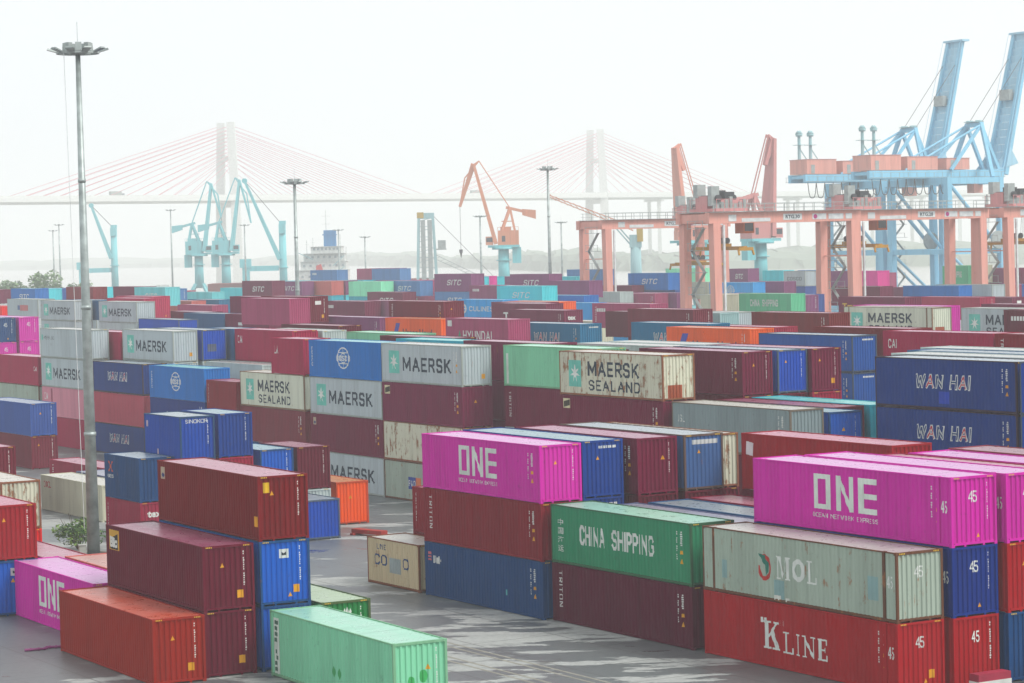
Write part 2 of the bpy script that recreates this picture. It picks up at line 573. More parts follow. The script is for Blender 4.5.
# ---- flat shapes: lists of polygons in a unit box, later laid on a wall
_font_cache = {}
def letters(text, bold=0.03, shear=0.0, space=1.0):
    key = (text, bold, shear, space)
    if key not in _font_cache:
        c = bpy.data.curves.new('lettering', 'FONT')
        c.body = text
        c.offset = bold
        c.shear = shear
        c.space_character = space
        c.resolution_u = 3
        o = bpy.data.objects.new('lettering', c)
        COL.objects.link(o)
        dg = bpy.context.evaluated_depsgraph_get()
        me = bpy.data.meshes.new_from_object(o.evaluated_get(dg))
        polys = [[(me.vertices[i].co.x, me.vertices[i].co.y) for i in p.vertices] for p in me.polygons]
        bpy.data.objects.remove(o)
        bpy.data.curves.remove(c)
        bpy.data.meshes.remove(me)
        xs = [q[0] for p in polys for q in p] or [0, 1]
        ys = [q[1] for p in polys for q in p] or [0, 1]
        x0, y0, sx, sy = min(xs), min(ys), max(max(xs) - min(xs), .01), max(max(ys) - min(ys), .01)
        _font_cache[key] = [[((x - x0) / sx, (y - y0) / sy) for x, y in p] for p in polys]
    return _font_cache[key]
STROKES = {
 'A': (.8, [[(0, 0), (.4, 1), (.8, 0)], [(.16, .32), (.64, .32)]]), 'C': (.7, [[(.7, .8), (.55, 1), (.15, 1), (0, .8), (0, .2), (.15, 0), (.55, 0), (.7, .2)]]),
 'D': (.72, [[(0, 0), (0, 1), (.5, 1), (.72, .75), (.72, .25), (.5, 0), (0, 0)]]), 'E': (.6, [[(.6, 1), (0, 1), (0, 0), (.6, 0)], [(0, .5), (.5, .5)]]),
 'G': (.72, [[(.7, .8), (.55, 1), (.15, 1), (0, .8), (0, .2), (.15, 0), (.55, 0), (.72, .2), (.72, .46), (.42, .46)]]), 'H': (.7, [[(0, 0), (0, 1)], [(.7, 0), (.7, 1)], [(0, .5), (.7, .5)]]),
 'I': (.0, [[(0, 0), (0, 1)]]), 'J': (.5, [[(.5, 1), (.5, .2), (.35, 0), (.12, 0), (0, .2)]]), 'K': (.7, [[(0, 0), (0, 1)], [(.66, 1), (.06, .42)], [(.24, .58), (.7, 0)]]), 'L': (.58, [[(0, 1), (0, 0), (.58, 0)]]),
 'M': (.95, [[(0, 0), (0, 1)], [(.95, 0), (.95, 1)], [(.04, 1), (.475, .2), (.91, 1)]]), 'N': (.74, [[(0, 0), (0, 1)], [(.74, 0), (.74, 1)], [(.03, 1), (.71, 0)]]),
 'O': (.74, [[(.15, 0), (0, .2), (0, .8), (.15, 1), (.59, 1), (.74, .8), (.74, .2), (.59, 0), (.15, 0)]]), 'P': (.64, [[(0, 0), (0, 1), (.48, 1), (.64, .86), (.64, .6), (.48, .46), (0, .46)]]),
 'R': (.66, [[(0, 0), (0, 1), (.5, 1), (.66, .86), (.66, .62), (.5, .48), (0, .48)], [(.38, .46), (.68, 0)]]), 'S': (.66, [[(.66, .82), (.5, 1), (.14, 1), (0, .84), (0, .64), (.14, .52), (.52, .48), (.66, .36), (.66, .16), (.5, 0), (.14, 0), (0, .18)]]),
 'T': (.7, [[(0, 1), (.7, 1)], [(.35, 1), (.35, 0)]]), 'U': (.72, [[(0, 1), (0, .2), (.15, 0), (.57, 0), (.72, .2), (.72, 1)]]), 'W': (1.1, [[(0, 1), (.27, 0), (.55, .85), (.83, 0), (1.1, 1)]]),
 'X': (.7, [[(0, 0), (.7, 1)], [(0, 1), (.7, 0)]]), 'Y': (.72, [[(0, 1), (.36, .48), (.72, 1)], [(.36, .48), (.36, 0)]]), 'Z': (.68, [[(0, 1), (.68, 1), (0, 0), (.68, 0)]]),
 '4': (.62, [[(.5, 0), (.5, 1), (0, .32), (.66, .32)]]), '5': (.6, [[(.56, 1), (.06, 1), (.03, .56), (.42, .58), (.6, .42), (.6, .16), (.44, 0), (.12, 0), (0, .14)]]), '2': (.6, [[(0, .8), (.12, 1), (.46, 1), (.6, .84), (.6, .64), (0, 0), (.62, 0)]]),
 '.': (.0, [[(0, 0), (0, .04)]]), '&': (.7, [[(.7, 0), (.1, .78), (.2, 1), (.42, 1), (.5, .8), (.02, .32), (.1, 0), (.4, 0), (.68, .4)]]), ' ': (.35, []),
}
def block(text, t=.17, gap=.2, shear=0.0):
    """bold sign-painter's capitals from straight strokes, normalised to a unit box"""
    key = ('block', text, t, gap, shear)
    if key in _font_cache:
        return _font_cache[key]
    polys, x0 = [], 0.0
    for ch in text:
        w, lines = STROKES[ch]
        for ln_ in lines:
            for (ax, ay), (bx, by) in zip(ln_, ln_[1:]):
                dx, dy = bx - ax, by - ay
                d = math.hypot(dx, dy)
                ux, uy = dx / d * t * .42, dy / d * t * .42
                nx, ny = -dy / d * t / 2, dx / d * t / 2
                q = [(ax - ux - nx, ay - uy - ny), (bx + ux - nx, by + uy - ny), (bx + ux + nx, by + uy + ny), (ax - ux + nx, ay - uy + ny)]
                polys.append([(x0 + px + shear * py, py) for px, py in q])
        x0 += w + t + gap
    xs = [q[0] for p in polys for q in p]
    ys = [q[1] for p in polys for q in p]
    a, b, c, d = min(xs), max(xs), min(ys), max(ys)
    polys = [[((x - a) / (b - a), (y - c) / (d - c)) for x, y in p] for p in polys]
    _font_cache[key] = polys
    return polys
def R_(x0, x1, y0, y1): return [(x0, y0), (x1, y0), (x1, y1), (x0, y1)]
def vertical(text, bold=0.03):
    return [[(y, 1 - x) for x, y in p] for p in block(text, .2, .3)]
def bars(n, seed=1, w=1.0):
    r = random.Random(seed)
    out = []
    for i in range(n):
        if r.random() < .12: continue
        a = (n - 1 - i) / n
        out.append(R_(r.uniform(0, .25), r.uniform(.7, 1), a + .12 / n, a + .8 / n))
    return out
def disc(n=24, r=.5, cx=.5, cy=.5): return [[(cx + r * math.cos(2 * math.pi * i / n), cy + r * math.sin(2 * math.pi * i / n)) for i in range(n)]]
def ring(r0, r1, n=28, a0=0, a1=1, cx=.5, cy=.5):
    out = []
    for i in range(n):
        a, b = 2 * math.pi * (a0 + (a1 - a0) * i / n), 2 * math.pi * (a0 + (a1 - a0) * (i + 1) / n)
        out.append([(cx + r0 * math.cos(a), cy + r0 * math.sin(a)), (cx + r1 * math.cos(a), cy + r1 * math.sin(a)), (cx + r1 * math.cos(b), cy + r1 * math.sin(b)), (cx + r0 * math.cos(b), cy + r0 * math.sin(b))])
    return out
def star(k=7, r0=.16, r1=.46):
    c = (.5, .5)
    out = []
    for i in range(k):
        t = 2 * math.pi * i / k + math.pi / 2
        d = math.pi / k
        out.append([c, (.5 + r0 * math.cos(t - d), .5 + r0 * math.sin(t - d)), (.5 + r1 * math.cos(t), .5 + r1 * math.sin(t)), (.5 + r0 * math.cos(t + d), .5 + r0 * math.sin(t + d))])
    return out
ONE_WORD = [  # block letters O N E in a unit box
    R_(0, .075, 0, 1), R_(.205, .28, 0, 1), R_(.075, .205, 0, .14), R_(.075, .205, .86, 1),
    R_(.36, .435, 0, 1), R_(.57, .645, 0, 1), [(.435, .98), (.435, .70), (.57, .02), (.57, .30)],
    R_(.72, .80, 0, 1), R_(.80, 1, 0, .16), R_(.80, 1, .42, .57), R_(.80, 1, .84, 1)]
def serif(ch):
    t = .16
    I = [R_(.37, .63, .07, .93), R_(.2, .8, 0, .07), R_(.2, .8, .93, 1)]
    if ch == 'I': return I
    if ch == 'L': return [R_(.18, .40, .08, .93), R_(.04, .54, .93, 1), R_(.04, .96, 0, .08), R_(.86, .96, .08, .30)]
    if ch == 'E': return [R_(.16, .38, .08, .92), R_(.03, .94, .92, 1), R_(.03, .96, 0, .08), R_(.84, .94, .74, .92), R_(.86, .96, .08, .28), R_(.38, .66, .46, .54), R_(.66, .72, .38, .62)]
    if ch == 'N': return [R_(.14, .22, .06, .94), R_(.78, .86, .0, .94), [(.22, .94), (.22, .70), (.78, 0), (.78, .24)], R_(.0, .22, .94, 1), R_(.64, 1, .94, 1), R_(.02, .34, 0, .06)]
    if ch == 'M': return [R_(.12, .18, .06, .94), R_(.74, .92, .06, .94), [(.18, .94), (.34, .94), (.52, .25), (.46, .02)], [(.74, .94), (.68, .94), (.46, .02), (.52, .25)], R_(0, .34, .94, 1), R_(.66, 1, .94, 1), R_(.02, .30, 0, .06), R_(.62, 1, 0, .06)]
    if ch == 'K': return [R_(.12, .34, .07, .93), R_(0, .46, .93, 1), R_(0, .46, 0, .07), [(.34, .40), (.34, .52), (.70, .93), (.84, .93)], [(.44, .62), (.60, .70), (.94, .07), (.68, .07)], R_(.60, .96, .93, 1), R_(.56, 1.0, 0, .07)]
    if ch == 'O': return ring(.28, .5, 26) 
    return []
def serif_word(word, widths):
    out = []
    tot = sum(widths) + .12 * (len(word) - 1)
    x = 0
    for ch, w in zip(word, widths):
        for p in serif(ch):
            out.append([((x + px * w) / tot, py) for px, py in p])
        x += w + .12
    return out

DEC = {}
def decal_mesh(key, polys, box, face, ln, H, conform, lift=0.004):
    """polygons laid on a side ('s') or end ('e') wall following the corrugation; box = fractions of the wall"""
    k = (key, box, face, ln, round(H, 2), conform, lift)
    if k in DEC:
        return DEC[k]
    L = CLEN[ln]
    span = L if face == 's' else CW
    s0, s1 = -span / 2 + box[0] * span, -span / 2 + box[1] * span
    z0, z1 = H * box[2], H * box[3]
    pr = side_profile(L) if face == 's' else END_PROFILE
    conform = conform and face != 'h'
    bm = bmesh.new()
    for i, p in enumerate(polys):
        vs = [bm.verts.new((s0 + x * (s1 - s0), -.0005 * (i % 12), z0 + y * (z1 - z0))) for x, y in p]
        try:
            bm.faces.new(vs)
        except ValueError:
            pass
    if conform:
        for s, d in pr:
            if s0 < s < s1:
                bmesh.ops.bisect_plane(bm, geom=bm.verts[:] + bm.edges[:] + bm.faces[:], plane_co=(s, 0, 0), plane_no=(1, 0, 0), dist=1e-5)
    for v in bm.verts:
        d = inset(pr, v.co.x) if conform else 0.0
        v.co.y = -(SIDE_Y - d) - lift + v.co.y
    if face == 'h':                                  # on the flat header above the end wall
        for v in bm.verts:
            v.co = Vector((L / 2 - .012 + lift, v.co.x, v.co.z))
    if face == 'e':
        X = L / 2 - .032
        for v in bm.verts:
            d = -(v.co.y + lift) - SIDE_Y          # = -inset
            v.co = Vector((X + d + lift, v.co.x, v.co.z))
    bmesh.ops.recalc_face_normals(bm, faces=bm.faces[:])
    me = bpy.data.meshes.new(key)
    bm.to_mesh(me)
    bm.free()
    me.materials.append(None)
    DEC[k] = me
    return me

WHITE, INK, YEL = '#dcdfda', '#2b3a48', '#e0a020'
def sgn(name, hexcol):
    """sign paint, chalky and flaking off in specks"""
    if name in _plain:
        return _plain[name]
    M = Mat(name)
    c = srgb(hexcol)
    f = M.noise(M.coords((1, 1, 1)), 1.1, 4)
    g = M.noise(M.coords((2.2, 2.2, .8)), 4.0, 8, .75)
    M.l(M.mix(M.ramp(f, .35, .7), c, tuple(x * .78 for x in c[:3]) + (1,)), M.b.inputs['Base Color'])
    M.l(M.ramp(g, .65, .73, 1.0, .3), M.b.inputs['Alpha'])
    M.b.inputs['Roughness'].default_value = .6
    M.b.inputs['Specular IOR Level'].default_value = .2
    _plain[name] = M.m
    return M.m
def lettering_jobs(code, key):
    """-> list of (part name, shape key, polygons, box, face, colour, lift)"""
    W = WHITE
    J = []
    def a(part, sk, polys, box, face='s', col=W, lift=.004): J.append((part, sk, polys, box, face, col, lift))
    if code in ('maersk', 'sealand'):
        hi = code == 'maersk'
        a('emblem', 'square', [R_(0, 1, 0, 1)], (.09, .225, .24, .82) if hi else (.09, .22, .2, .8), 's', '#6cc4b4')
        a('emblem', 'star', star(7), (.10, .215, .30, .76) if hi else (.10, .21, .27, .73), 's', '#e4e8e2', .008)
        if hi:
            a('lettering', 'MAERSK', block('MAERSK', .21), (.27, .87, .30, .68), 's', INK)
        else:
            a('lettering', 'MAERSK', block('MAERSK', .21), (.285, .78, .45, .80), 's', INK)
            a('lettering', 'SEALAND', block('SEALAND', .19, .26), (.29, .79, .13, .38), 's', INK)
    elif code == 'mline':
        a('lettering', 'MAERSK LINE', block('MAERSK LINE', .11, .22), (.07, .30, .62, .74), 's', INK)
        a('emblem', 'square', [R_(0, 1, 0, 1)], (.02, .06, .60, .78), 's', '#6cc4b4')
    elif code == 'one':
        a('lettering', 'ONE', ONE_WORD, (.325, .645, .33, .86), 's', '#d8e0d8')
        a('lettering', 'OCEAN NETWORK EXPRESS', block('OCEAN NETWORK EXPRESS', .15, .26), (.318, .65, .20, .27), 's', '#d8e0d8')
    elif code == 'china':
        a('lettering', 'CHINA', block('CHINA', .21), (.216, .40, .37, .72))
        a('lettering', 'SHIPPING', block('SHIPPING', .21), (.45, .75, .37, .72))
        if key == 'green':
            for i, ch in enumerate('中国海运'):
                a('lettering', ch, letters(ch, .012), (.052, .09, .66 - .15 * i, .77 - .15 * i))
    elif code == 'china2':
        a('lettering', 'CHINA SHIPPING', block('CHINA SHIPPING'), (.30, .82, .30, .62))
    elif code == 'mol':
        a('emblem', 'molring', ring(.34, .5, 26, -.52, .30), (.305, .375, .30, .70), 's', '#b8322e')
        a('emblem', 'molhead', [[(.05, .95), (.55, .9), (.85, .6), (.8, .25), (.6, .05), (.55, .5), (.3, .7)]], (.305, .372, .34, .72), 's', '#2c7a6a', .008)
        for b_ in ((.105, .135, .24, .52), (.39, .44, .06, .34), (.86, .91, .28, .62)):
            a('sticker', 'bluepatch', [R_(0, 1, 0, 1)], b_, 's', '#88a8a8')
        a('sticker', 'whitebit', [R_(0, .4, 0, 1), R_(.75, 1, -.1, .7)], (.39, .47, .04, .11), 's', '#d4d4cc', .007)
        a('lettering', 'MOL', serif_word('MOL', (1.15, 1.0, .8)), (.40, .61, .36, .70))
    elif code == 'kline':
        a('lettering', 'K', serif_word('K', (1,)), (.325, .415, .28, .70))
        a('lettering', 'quotes', [R_(0, .1, 0, 1), R_(.2, .3, 0, 1), R_(1.0, 1.1, 0, 1), R_(1.2, 1.3, 0, 1)], (.315, .408, .66, .74))
        a('lettering', 'LINE', serif_word('LINE', (.9, .5, 1.1, .9)), (.43, .66, .26, .58))
    elif code == 'hapag':
        a('emblem', 'slant', [[(0, 0), (.55, 0), (1, 1), (.45, 1)], ], (.14, .27, .36, .82), 's', '#3c44a8')
        a('lettering', 'Hapag-Lloyd', letters('Hapag-Lloyd', .02), (.32, .84, .30, .62), 's', '#2c2a48')
    elif code == 'hyundai':
        a('emblem', 'triangle', [[(0, 0), (1, 0), (.5, 1)]], (.19, .26, .26, .60), 's', '#3f8f6a')
        a('lettering', 'HYUNDAI', block('HYUNDAI'), (.28, .74, .26, .60))
        a('sticker', 'panel', [R_(0, 1, 0, 1)], (.03, .10, .72, .92))
    elif code == 'culines':
        a('emblem', 'ring', ring(.32, .5, 20) + [R_(.45, .55, .05, .95), R_(.05, .95, .45, .55)], (.03, .19, .32, .80))
        a('lettering', 'CULINES', block('CULINES'), (.25, .80, .44, .68))
    elif code == 'sitc':
        a('lettering', 'SITC', block('SITC', .17, .2, .25), (.34, .74, .36, .68))
    elif code == 'wanhai':
        rd = '#c22a44'
        base = PAL[key][0]
        for ch, x0, x1 in (('W', .30, .39), ('A', .385, .46), ('N', .465, .535), ('H', .565, .61), ('A', .61, .65), ('I', .66, .685)):
            pass
        for i, (ch, x0, x1) in enumerate((('W', .300, .375), ('A', .368, .432), ('N', .438, .50), ('H', .54, .602), ('A', .602, .662), ('I', .668, .69))):
            a('lettering', ch, block(ch, .26, .2, .12), (x0, x1, .40, .70), 's', W)
            a('lettering', ch + 'i', block(ch, .12, .2, .12), (x0 + .006, x1 - .006, .425, .675), 's', rd if ch == 'A' else base, .008)
    elif code == 'wantop':
        a('lettering', 'WAN HAI', block('WAN HAI'), (.12, .42, .30, .52))
    elif code == 'globe':
        a('emblem', 'globe', ring(.44, .5, 26) + ring(.20, .24, 18) + [R_(.47, .53, .06, .34), R_(.47, .53, .66, .94), R_(.10, .90, .73, .77), R_(.10, .90, .23, .27)], (.40, .57, .26, .84))
        a('lettering', 'COSCO', block('COSCO'), (.385, .585, .47, .62), 's', W, .008)
    elif code == 'vert':
        a('lettering', 'vtext', vertical('COSCO', .02), (.035, .055, .30, .82))
    elif code == 'triton':
        a('lettering', 'TRITON', vertical('TRITON', .03), (.05, .075, .26, .88), 's', '#d8d4d0')
    elif code == 'tex' or code == 'tw':
        a('lettering', 'tex', letters('Tex' if code == 'tex' else 'Tw', .04), (.06, .25, .50, .74) if code == 'tex' else (.18, .42, .30, .62), 's', '#d8b040' if code == 'tex' else W)
    elif code == 'texend': a('lettering', 'tex', letters('tex', .04), (.2, .62, .62, .78), 'e')
    elif code == 'zim': a('lettering', 'ZIM', block('ZIM'), (.35, .72, .62, .82), 'e')
    elif code == 'cai': a('lettering', 'CAI', block('CAI'), (.05, .13, .56, .80))
    elif code == 'caiend': a('lettering', 'CAI', block('CAI'), (.90, .96, .50, .66))
    elif code == 'ua': a('lettering', 'UA', block('UA'), (.10, .22, .56, .80))
    elif code == 'js': a('lettering', 'JS', block('J.S.L'), (.05, .11, .58, .74))
    elif code == 'bio':
        a('sticker', 'panel', [R_(0, 1, 0, 1)], (.035, .135, .60, .93), 's', '#d8a83a')
        a('sticker', 'half', [[(0, 0), (1, 0), (1, .9), (0, .55)]], (.04, .13, .61, .91), 's', '#2a2622', .007)
        a('lettering', 'Bio', letters('Bio', .06), (.04, .125, .64, .82), 's', W, .011)
    elif code == 'ybox':
        a('sticker', 'panel', [R_(0, 1, 0, 1)], (.03, .10, .70, .92), 's', '#d8d0a8')
        a('sticker', 'half', [[(.1, .1), (.9, .3), (.9, .9), (.1, .7)]], (.03, .10, .70, .92), 's', '#3a3426', .008)
    elif code == 'lblsq':
        a('sticker', 'panel', [R_(0, 1, 0, 1)], (.035, .07, .70, .90), 's', '#b8a890')
        a('sticker', 'dot', disc(14), (.04, .066, .72, .81), 's', '#28386e', .008)
    elif code == 'tsq':
        a('sticker', 'panel', [R_(0, 1, 0, 1)], (.40, .58, .72, .86), 'e', '#d8dcd8')
        a('sticker', 'mark', [[(.1, .2), (.9, .2), (.9, .8), (.5, .5), (.1, .8)]], (.43, .55, .745, .835), 'e', '#28333c', .008)
    elif code == 'xlogo':
        a('emblem', 'cross', [[(0, 0), (.2, 0), (1, 1), (.8, 1)], [(0, 1), (.2, 1), (.55, .6), (.45, .45)], [(.45, .4), (.55, .55), (1, 0), (.8, 0)]], (.10, .24, .60, .84), 's', '#c4542c')
        a('lettering', 'UES', block('UES'), (.08, .26, .46, .54))
    elif code == 'sinokor': a('lettering', 'SINOKOR', block('SINOKOR'), (.16, .80, .84, .93), 'e')
    elif code == 'smalllogo':
        a('sticker', 'panel', [R_(0, 1, 0, 1)], (.05, .10, .70, .84), 's', '#c8b0b8')
        a('sticker', 'panel2', [R_(0, 1, 0, 1)], (.35, .39, .10, .22), 's', '#c8b0b8')
    elif code == 'redlogo': a('lettering', 'NOL', block('OOCL'), (.05, .17, .66, .84), 's', '#c83444')
    elif code == 'cosco20':
        a('lettering', 'CO', block('CO'), (.13, .38, .42, .66), 's', '#2c4a78')
        a('lettering', 'O', block('O'), (.68, .80, .42, .66), 's', '#2c4a78')
        a('lettering', 'LINE', block('LINE'), (.18, .36, .76, .88), 's', '#3c5478')
        a('sticker', 'patch', [R_(0, 1, 0, 1)], (.42, .64, .30, .62), 's', '#9aa8a8')
    elif code == 'coscog': a('lettering', 'COSCO', block('COSCO'), (.16, .84, .38, .62), 's', '#5a6870')
    elif code == 'yml':
        a('emblem', 'flag', [R_(0, 1, .7, 1), R_(0, 1, .35, .55), R_(0, 1, 0, .2)], (.03, .06, .66, .82), 's', '#c86a70')
        a('marking', 'ymlbars', [R_(i / 5, i / 5 + .16, (0, .1, 0, 0, .3)[i], (1, 1, .8, 1, .6)[i]) for i in range(5)], (.075, .15, .62, .76))
        a('sticker', 'patch', [R_(0, 1, 0, 1)], (.70, .706, .30, .40), 's', '#5ab4b4')
    elif code == 'vertbox':
        a('sticker', 'panel', [R_(0, 1, 0, 1)], (.025, .075, .05, .90), 's', '#d0dcd2')
        a('marking', 'vbars', bars(9, 11), (.035, .066, .08, .88), 's', '#4a6c5c', .008)
    elif code == 'vstrip':
        a('sticker', 'panel', [R_(0, 1, 0, 1)], (.03, .055, .06, .80), 's', '#d0dcd2')
    elif code == 'spots':
        a('sticker', 'spot', disc(16, .5, .5, .5), (.52, .545, .27, .44), 's', '#3f9e5c')
        a('sticker', 'spot', disc(16, .5, .5, .5), (.565, .59, .26, .43), 's', '#3f9e5c')
        a('sticker', 'spot', disc(16, .5, .5, .5), (.26, .40, .36, .52), 'e', '#3fae5e')
        a('sticker', 'spot', disc(16, .5, .5, .5), (.48, .64, .42, .60), 'e', '#3fae5e')
    elif code == 'diamond':
        a('emblem', 'diamond', [[(.5, 0), (.66, .5), (.5, 1), (.34, .5)], [(0, .5), (.17, .1), (.34, .5), (.17, .9)], [(.66, .5), (.83, .1), (1, .5), (.83, .9)]], (.44, .62, .74, .90), 'e')
    elif code == 'pnlogo':
        a('sticker', 'blue', [R_(0, 1, 0, 1)], (.30, .40, .31, .62), 's', '#2a4a9a')
        a('sticker', 'orange', [R_(0, 1, 0, 1)], (.40, .46, .31, .62), 's', '#d87850')
        a('lettering', 'P&O', block('P&O'), (.31, .39, .38, .54), 's', W, .008)
    elif code == 'redblue':
        a('sticker', 'red', [R_(0, 1, 0, 1)], (.42, .68, .38, .68), 's', '#c06a6a')
        a('sticker', 'blue', [R_(0, 1, 0, 1)], (.34, .42, .42, .66), 's', '#4a6a9a')
    elif code == 'n45': a('number', '45', block('45'), (.40, .57, .62, .79), 'e')
    elif code == 'n45s': a('number', '45', block('45'), (.951, .980, .48, .66))
    elif code == 'haz':
        for y0 in (.07, .80):
            a('marking', 'hazard%d' % int(y0 * 100), [R_(i / 4, i / 4 + .15, 0, 1) for i in range(4)], (y0, y0 + .13, .968, .988), 'h', '#d8b23c')
    elif code == 'endid':
        a('marking', 'idbars', bars(16, 3), (.785, .825, .36, .90), 'e')
    elif code == 'sideid':
        a('marking', 'idbars2', bars(14, 5), (.902, .909, .40, .86))
        a('marking', 'idbars3', bars(7, 8), (.928, .940, .62, .86))
        a('warning_mark', 'tri', [[(0, 0), (1, 0), (.5, 1)], [(0, 1.9), (1, 1.9), (.9, 2.6), (.1, 2.6)]], (.926, .942, .34, .42), 's', YEL)
    elif code[:3] == 'tri' and code != 'triton':
        q = ((.40, .60), (.24, .70), (.55, .12), (.60, .60), (.70, .10), (.34, .66))[int(code[3:] or 0)]
        a('warning_mark', 'tri', [[(0, 0), (1, 0), (.5, 1)]], (q[0], q[0] + .09, q[1], q[1] + .075), 'e', YEL)
    elif code == 'stk': a('sticker', 'panel', [R_(0, 1, 0, 1)], (.66, .78, .18, .30), 'e', YEL)
    elif code == 'stkbig':
        a('sticker', 'panel', [R_(0, 1, 0, 1)], (.12, .24, .74, .90), 'e', '#e0b424')
        a('sticker', 'panel', [R_(0, 1, 0, 1)], (.955, .985, .22, .38), 's', YEL)
    elif code == 'endtop': a('lettering', 'topbars', [R_(i / 8, i / 8 + .085, 0, 1) for i in range(8)], (.42, .86, .855, .90), 'e')
    elif code == 'endplate': a('sticker', 'plate', [R_(0, 1, 0, 1)], (.22, .86, .82, .90), 'e', '#c8ccca')
    elif code == 'whitetag': a('sticker', 'tag', [[(0, .1), (.9, 0), (1, .9), (.1, 1)]], (.03, .085, .60, .86), 's', '#dcd4d4')
    elif code == 'gpatch': a('sticker', 'patch', [R_(0, 1, 0, 1)], (.22, .58, .30, .54), 'e', '#5a6478')
    elif code == 'bluepatch': a('sticker', 'patch', [R_(0, 1, 0, 1)], (.465, .54, .12, .36), 's', '#1c44b4')
    elif code == 'stripe': a('sticker', 'stripe', [R_(0, 1, 0, 1)], (.20, .24, .1, .95), 's', '#a04860')
    elif code == 'wtags':
        for i in range(3): a('sticker', 'tag', [R_(0, 1, 0, 1)], (.30, .40, .18 + .18 * i, .30 + .18 * i))
    elif code == 'tagw': a('sticker', 'tag', [R_(0, 1, 0, 1)], (.35, .65, .68, .82), 'e')
    elif code == 'w1': a('marking', 'w1', [R_(i / 5, i / 5 + .15, 0, 1) for i in range(5)], (.08, .24, .66, .80))
    elif code == 'w2': a('marking', 'w2', [R_(i / 4, i / 4 + .17, 0, 1) for i in range(4)], (.42, .74, .36, .60))
    elif code == 'rusty': a('sticker', 'patch', [R_(0, 1, 0, 1)], (.16, .62, .06, .34), 'e', '#a04c2c')
    return J

BASEV = {}
GROUP_OF = {'L': 'containers stacked beside the tall lamp mast', 'A': 'containers in the middle stacks along the wet lane', 'B': 'containers in the second block of stacks'}
def container(corner, ln, H, z, key, codes, label, simple, turn=0.0, group=None):
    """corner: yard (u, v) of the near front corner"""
    L = CLEN[ln]
    p = yard(*corner)
    ang = TH + turn
    off = Matrix.Rotation(ang, 3, 'Z') @ Vector((L / 2, -CW / 2, 0))
    loc = Vector((p.x - off.x, p.y - off.y, z))
    wm, rm, fm = wallmat(key), roofmat(key), framemat(key)
    if simple:
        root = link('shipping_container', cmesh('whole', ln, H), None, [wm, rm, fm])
        root.location = loc
        root.rotation_euler = (0, 0, ang)
    else:
        root = empty('shipping_container', loc, ang)
        link('side_wall', cmesh('side_wall_a', ln, H), root, [wm])
        link('side_wall', cmesh('side_wall_b', ln, H), root, [wm])
        link('end_wall', cmesh('end_wall', ln, H), root, [wm])
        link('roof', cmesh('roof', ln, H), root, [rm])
        link('frame', cmesh('frame', ln, H), root, [fm])
        for e in ('-1', '+1'):
            for s in ('-1', '+1'):
                link('corner_post', cmesh('post' + e + s, ln, H), root, [fm])
        for s in ('-1', '+1'):
            link('door', cmesh('door' + s, ln, H), root, [wm])
    tag(root, label, 'shipping container', group or 'shipping containers stacked in the yard')
    vary = len(label) % 6
    for code in codes.split() + (['haz'] if not simple and len(label) % 3 else []):
        if code == 'tri': code = 'tri%d' % (2 if 'n45' in codes else vary)
        for part, sk, polys, box, face, col, lift in lettering_jobs(code, key):
            me = decal_mesh(code + sk + part, polys, box, face, ln, H, not simple, lift)
            me.name = part
            link(part, me, root, [sgn('mark_' + col.lstrip('#'), col)])
    return root

HS = (2.591, 2.896)
def stack(u, v, ln, n, hc, only_top, items, full, turn=0.0):
    """n tall, hc of them high-cube (highest ones), items listed from the top"""
    hs = [HS[0]] * (n - hc) + [HS[1]] * hc
    zs = [sum(hs[:i]) for i in range(n)]
    for i, (key, codes, label) in enumerate(items):
        lv = n - 1 - i
        if lv < 0: break
        hidden = ('at the base' in label) or ('third layer' in label) or ('container low' in label)
        container((u, v), ln, hs[lv], zs[lv], key, codes, label, (not full) or hidden, turn)
# ------------------------------------------------------------------ cranes, masts, ships, bridge, plants
def steelmats():  # salmon, blue, teal, orange and red are paled, with distance haze in the paint
    return dict(salmon=paint('crane_salmon_hazed', '#de9c8e', .25, .3, .1), blue=paint('crane_blue_hazed', '#86c6e2', .2, .25, .06), teal=paint('crane_teal_hazed', '#74c4ca', .2, .25, .06),
                orange=paint('crane_orange_hazed', '#d48a68', .2, .3, .1), red=paint('crane_red_hazed', '#cc9090', .2, .3, .1), grey=plain('steel_grey', '#a4adab', .5, .2),
                dark=plain('machinery_dark', '#34383c', .6), yellow=paint('spreader_yellow', '#b8862a', .2, .5, .2), white=plain('sign_white', '#d8dcdc', .6), rope=plain('rope_dark', '#4a4c50', .7),
                glass=plain('cab_glass', '#27343c', .15), greyteal=paint('crane_greyteal', '#98bec2', .2, .3, .06), yellowpaint=paint('crane_yellow', '#b89a3c', .2, .3, .05))
SM = steelmats()

def sign_on(parent, text, x, y0, y1, z0, z1, col=INK):
    b = MB(); b.box(x, x + .03, y0, y1, z0, z1)
    s = b.build('sign', SM['white'], parent)
    if text:
        bm = bmesh.new()
        for p in letters(text, .03):
            vs = [bm.verts.new((x + .036, y0 + (.12 + .76 * px) * (y1 - y0), z0 + (.2 + .6 * pz) * (z1 - z0))) for px, pz in p]
            bm.faces.new(vs)
        me = bpy.data.meshes.new('lettering'); bm.to_mesh(me); bm.free()
        me.materials.append(sgn('mark_ink', col))
        link('lettering', me, s)
    return s

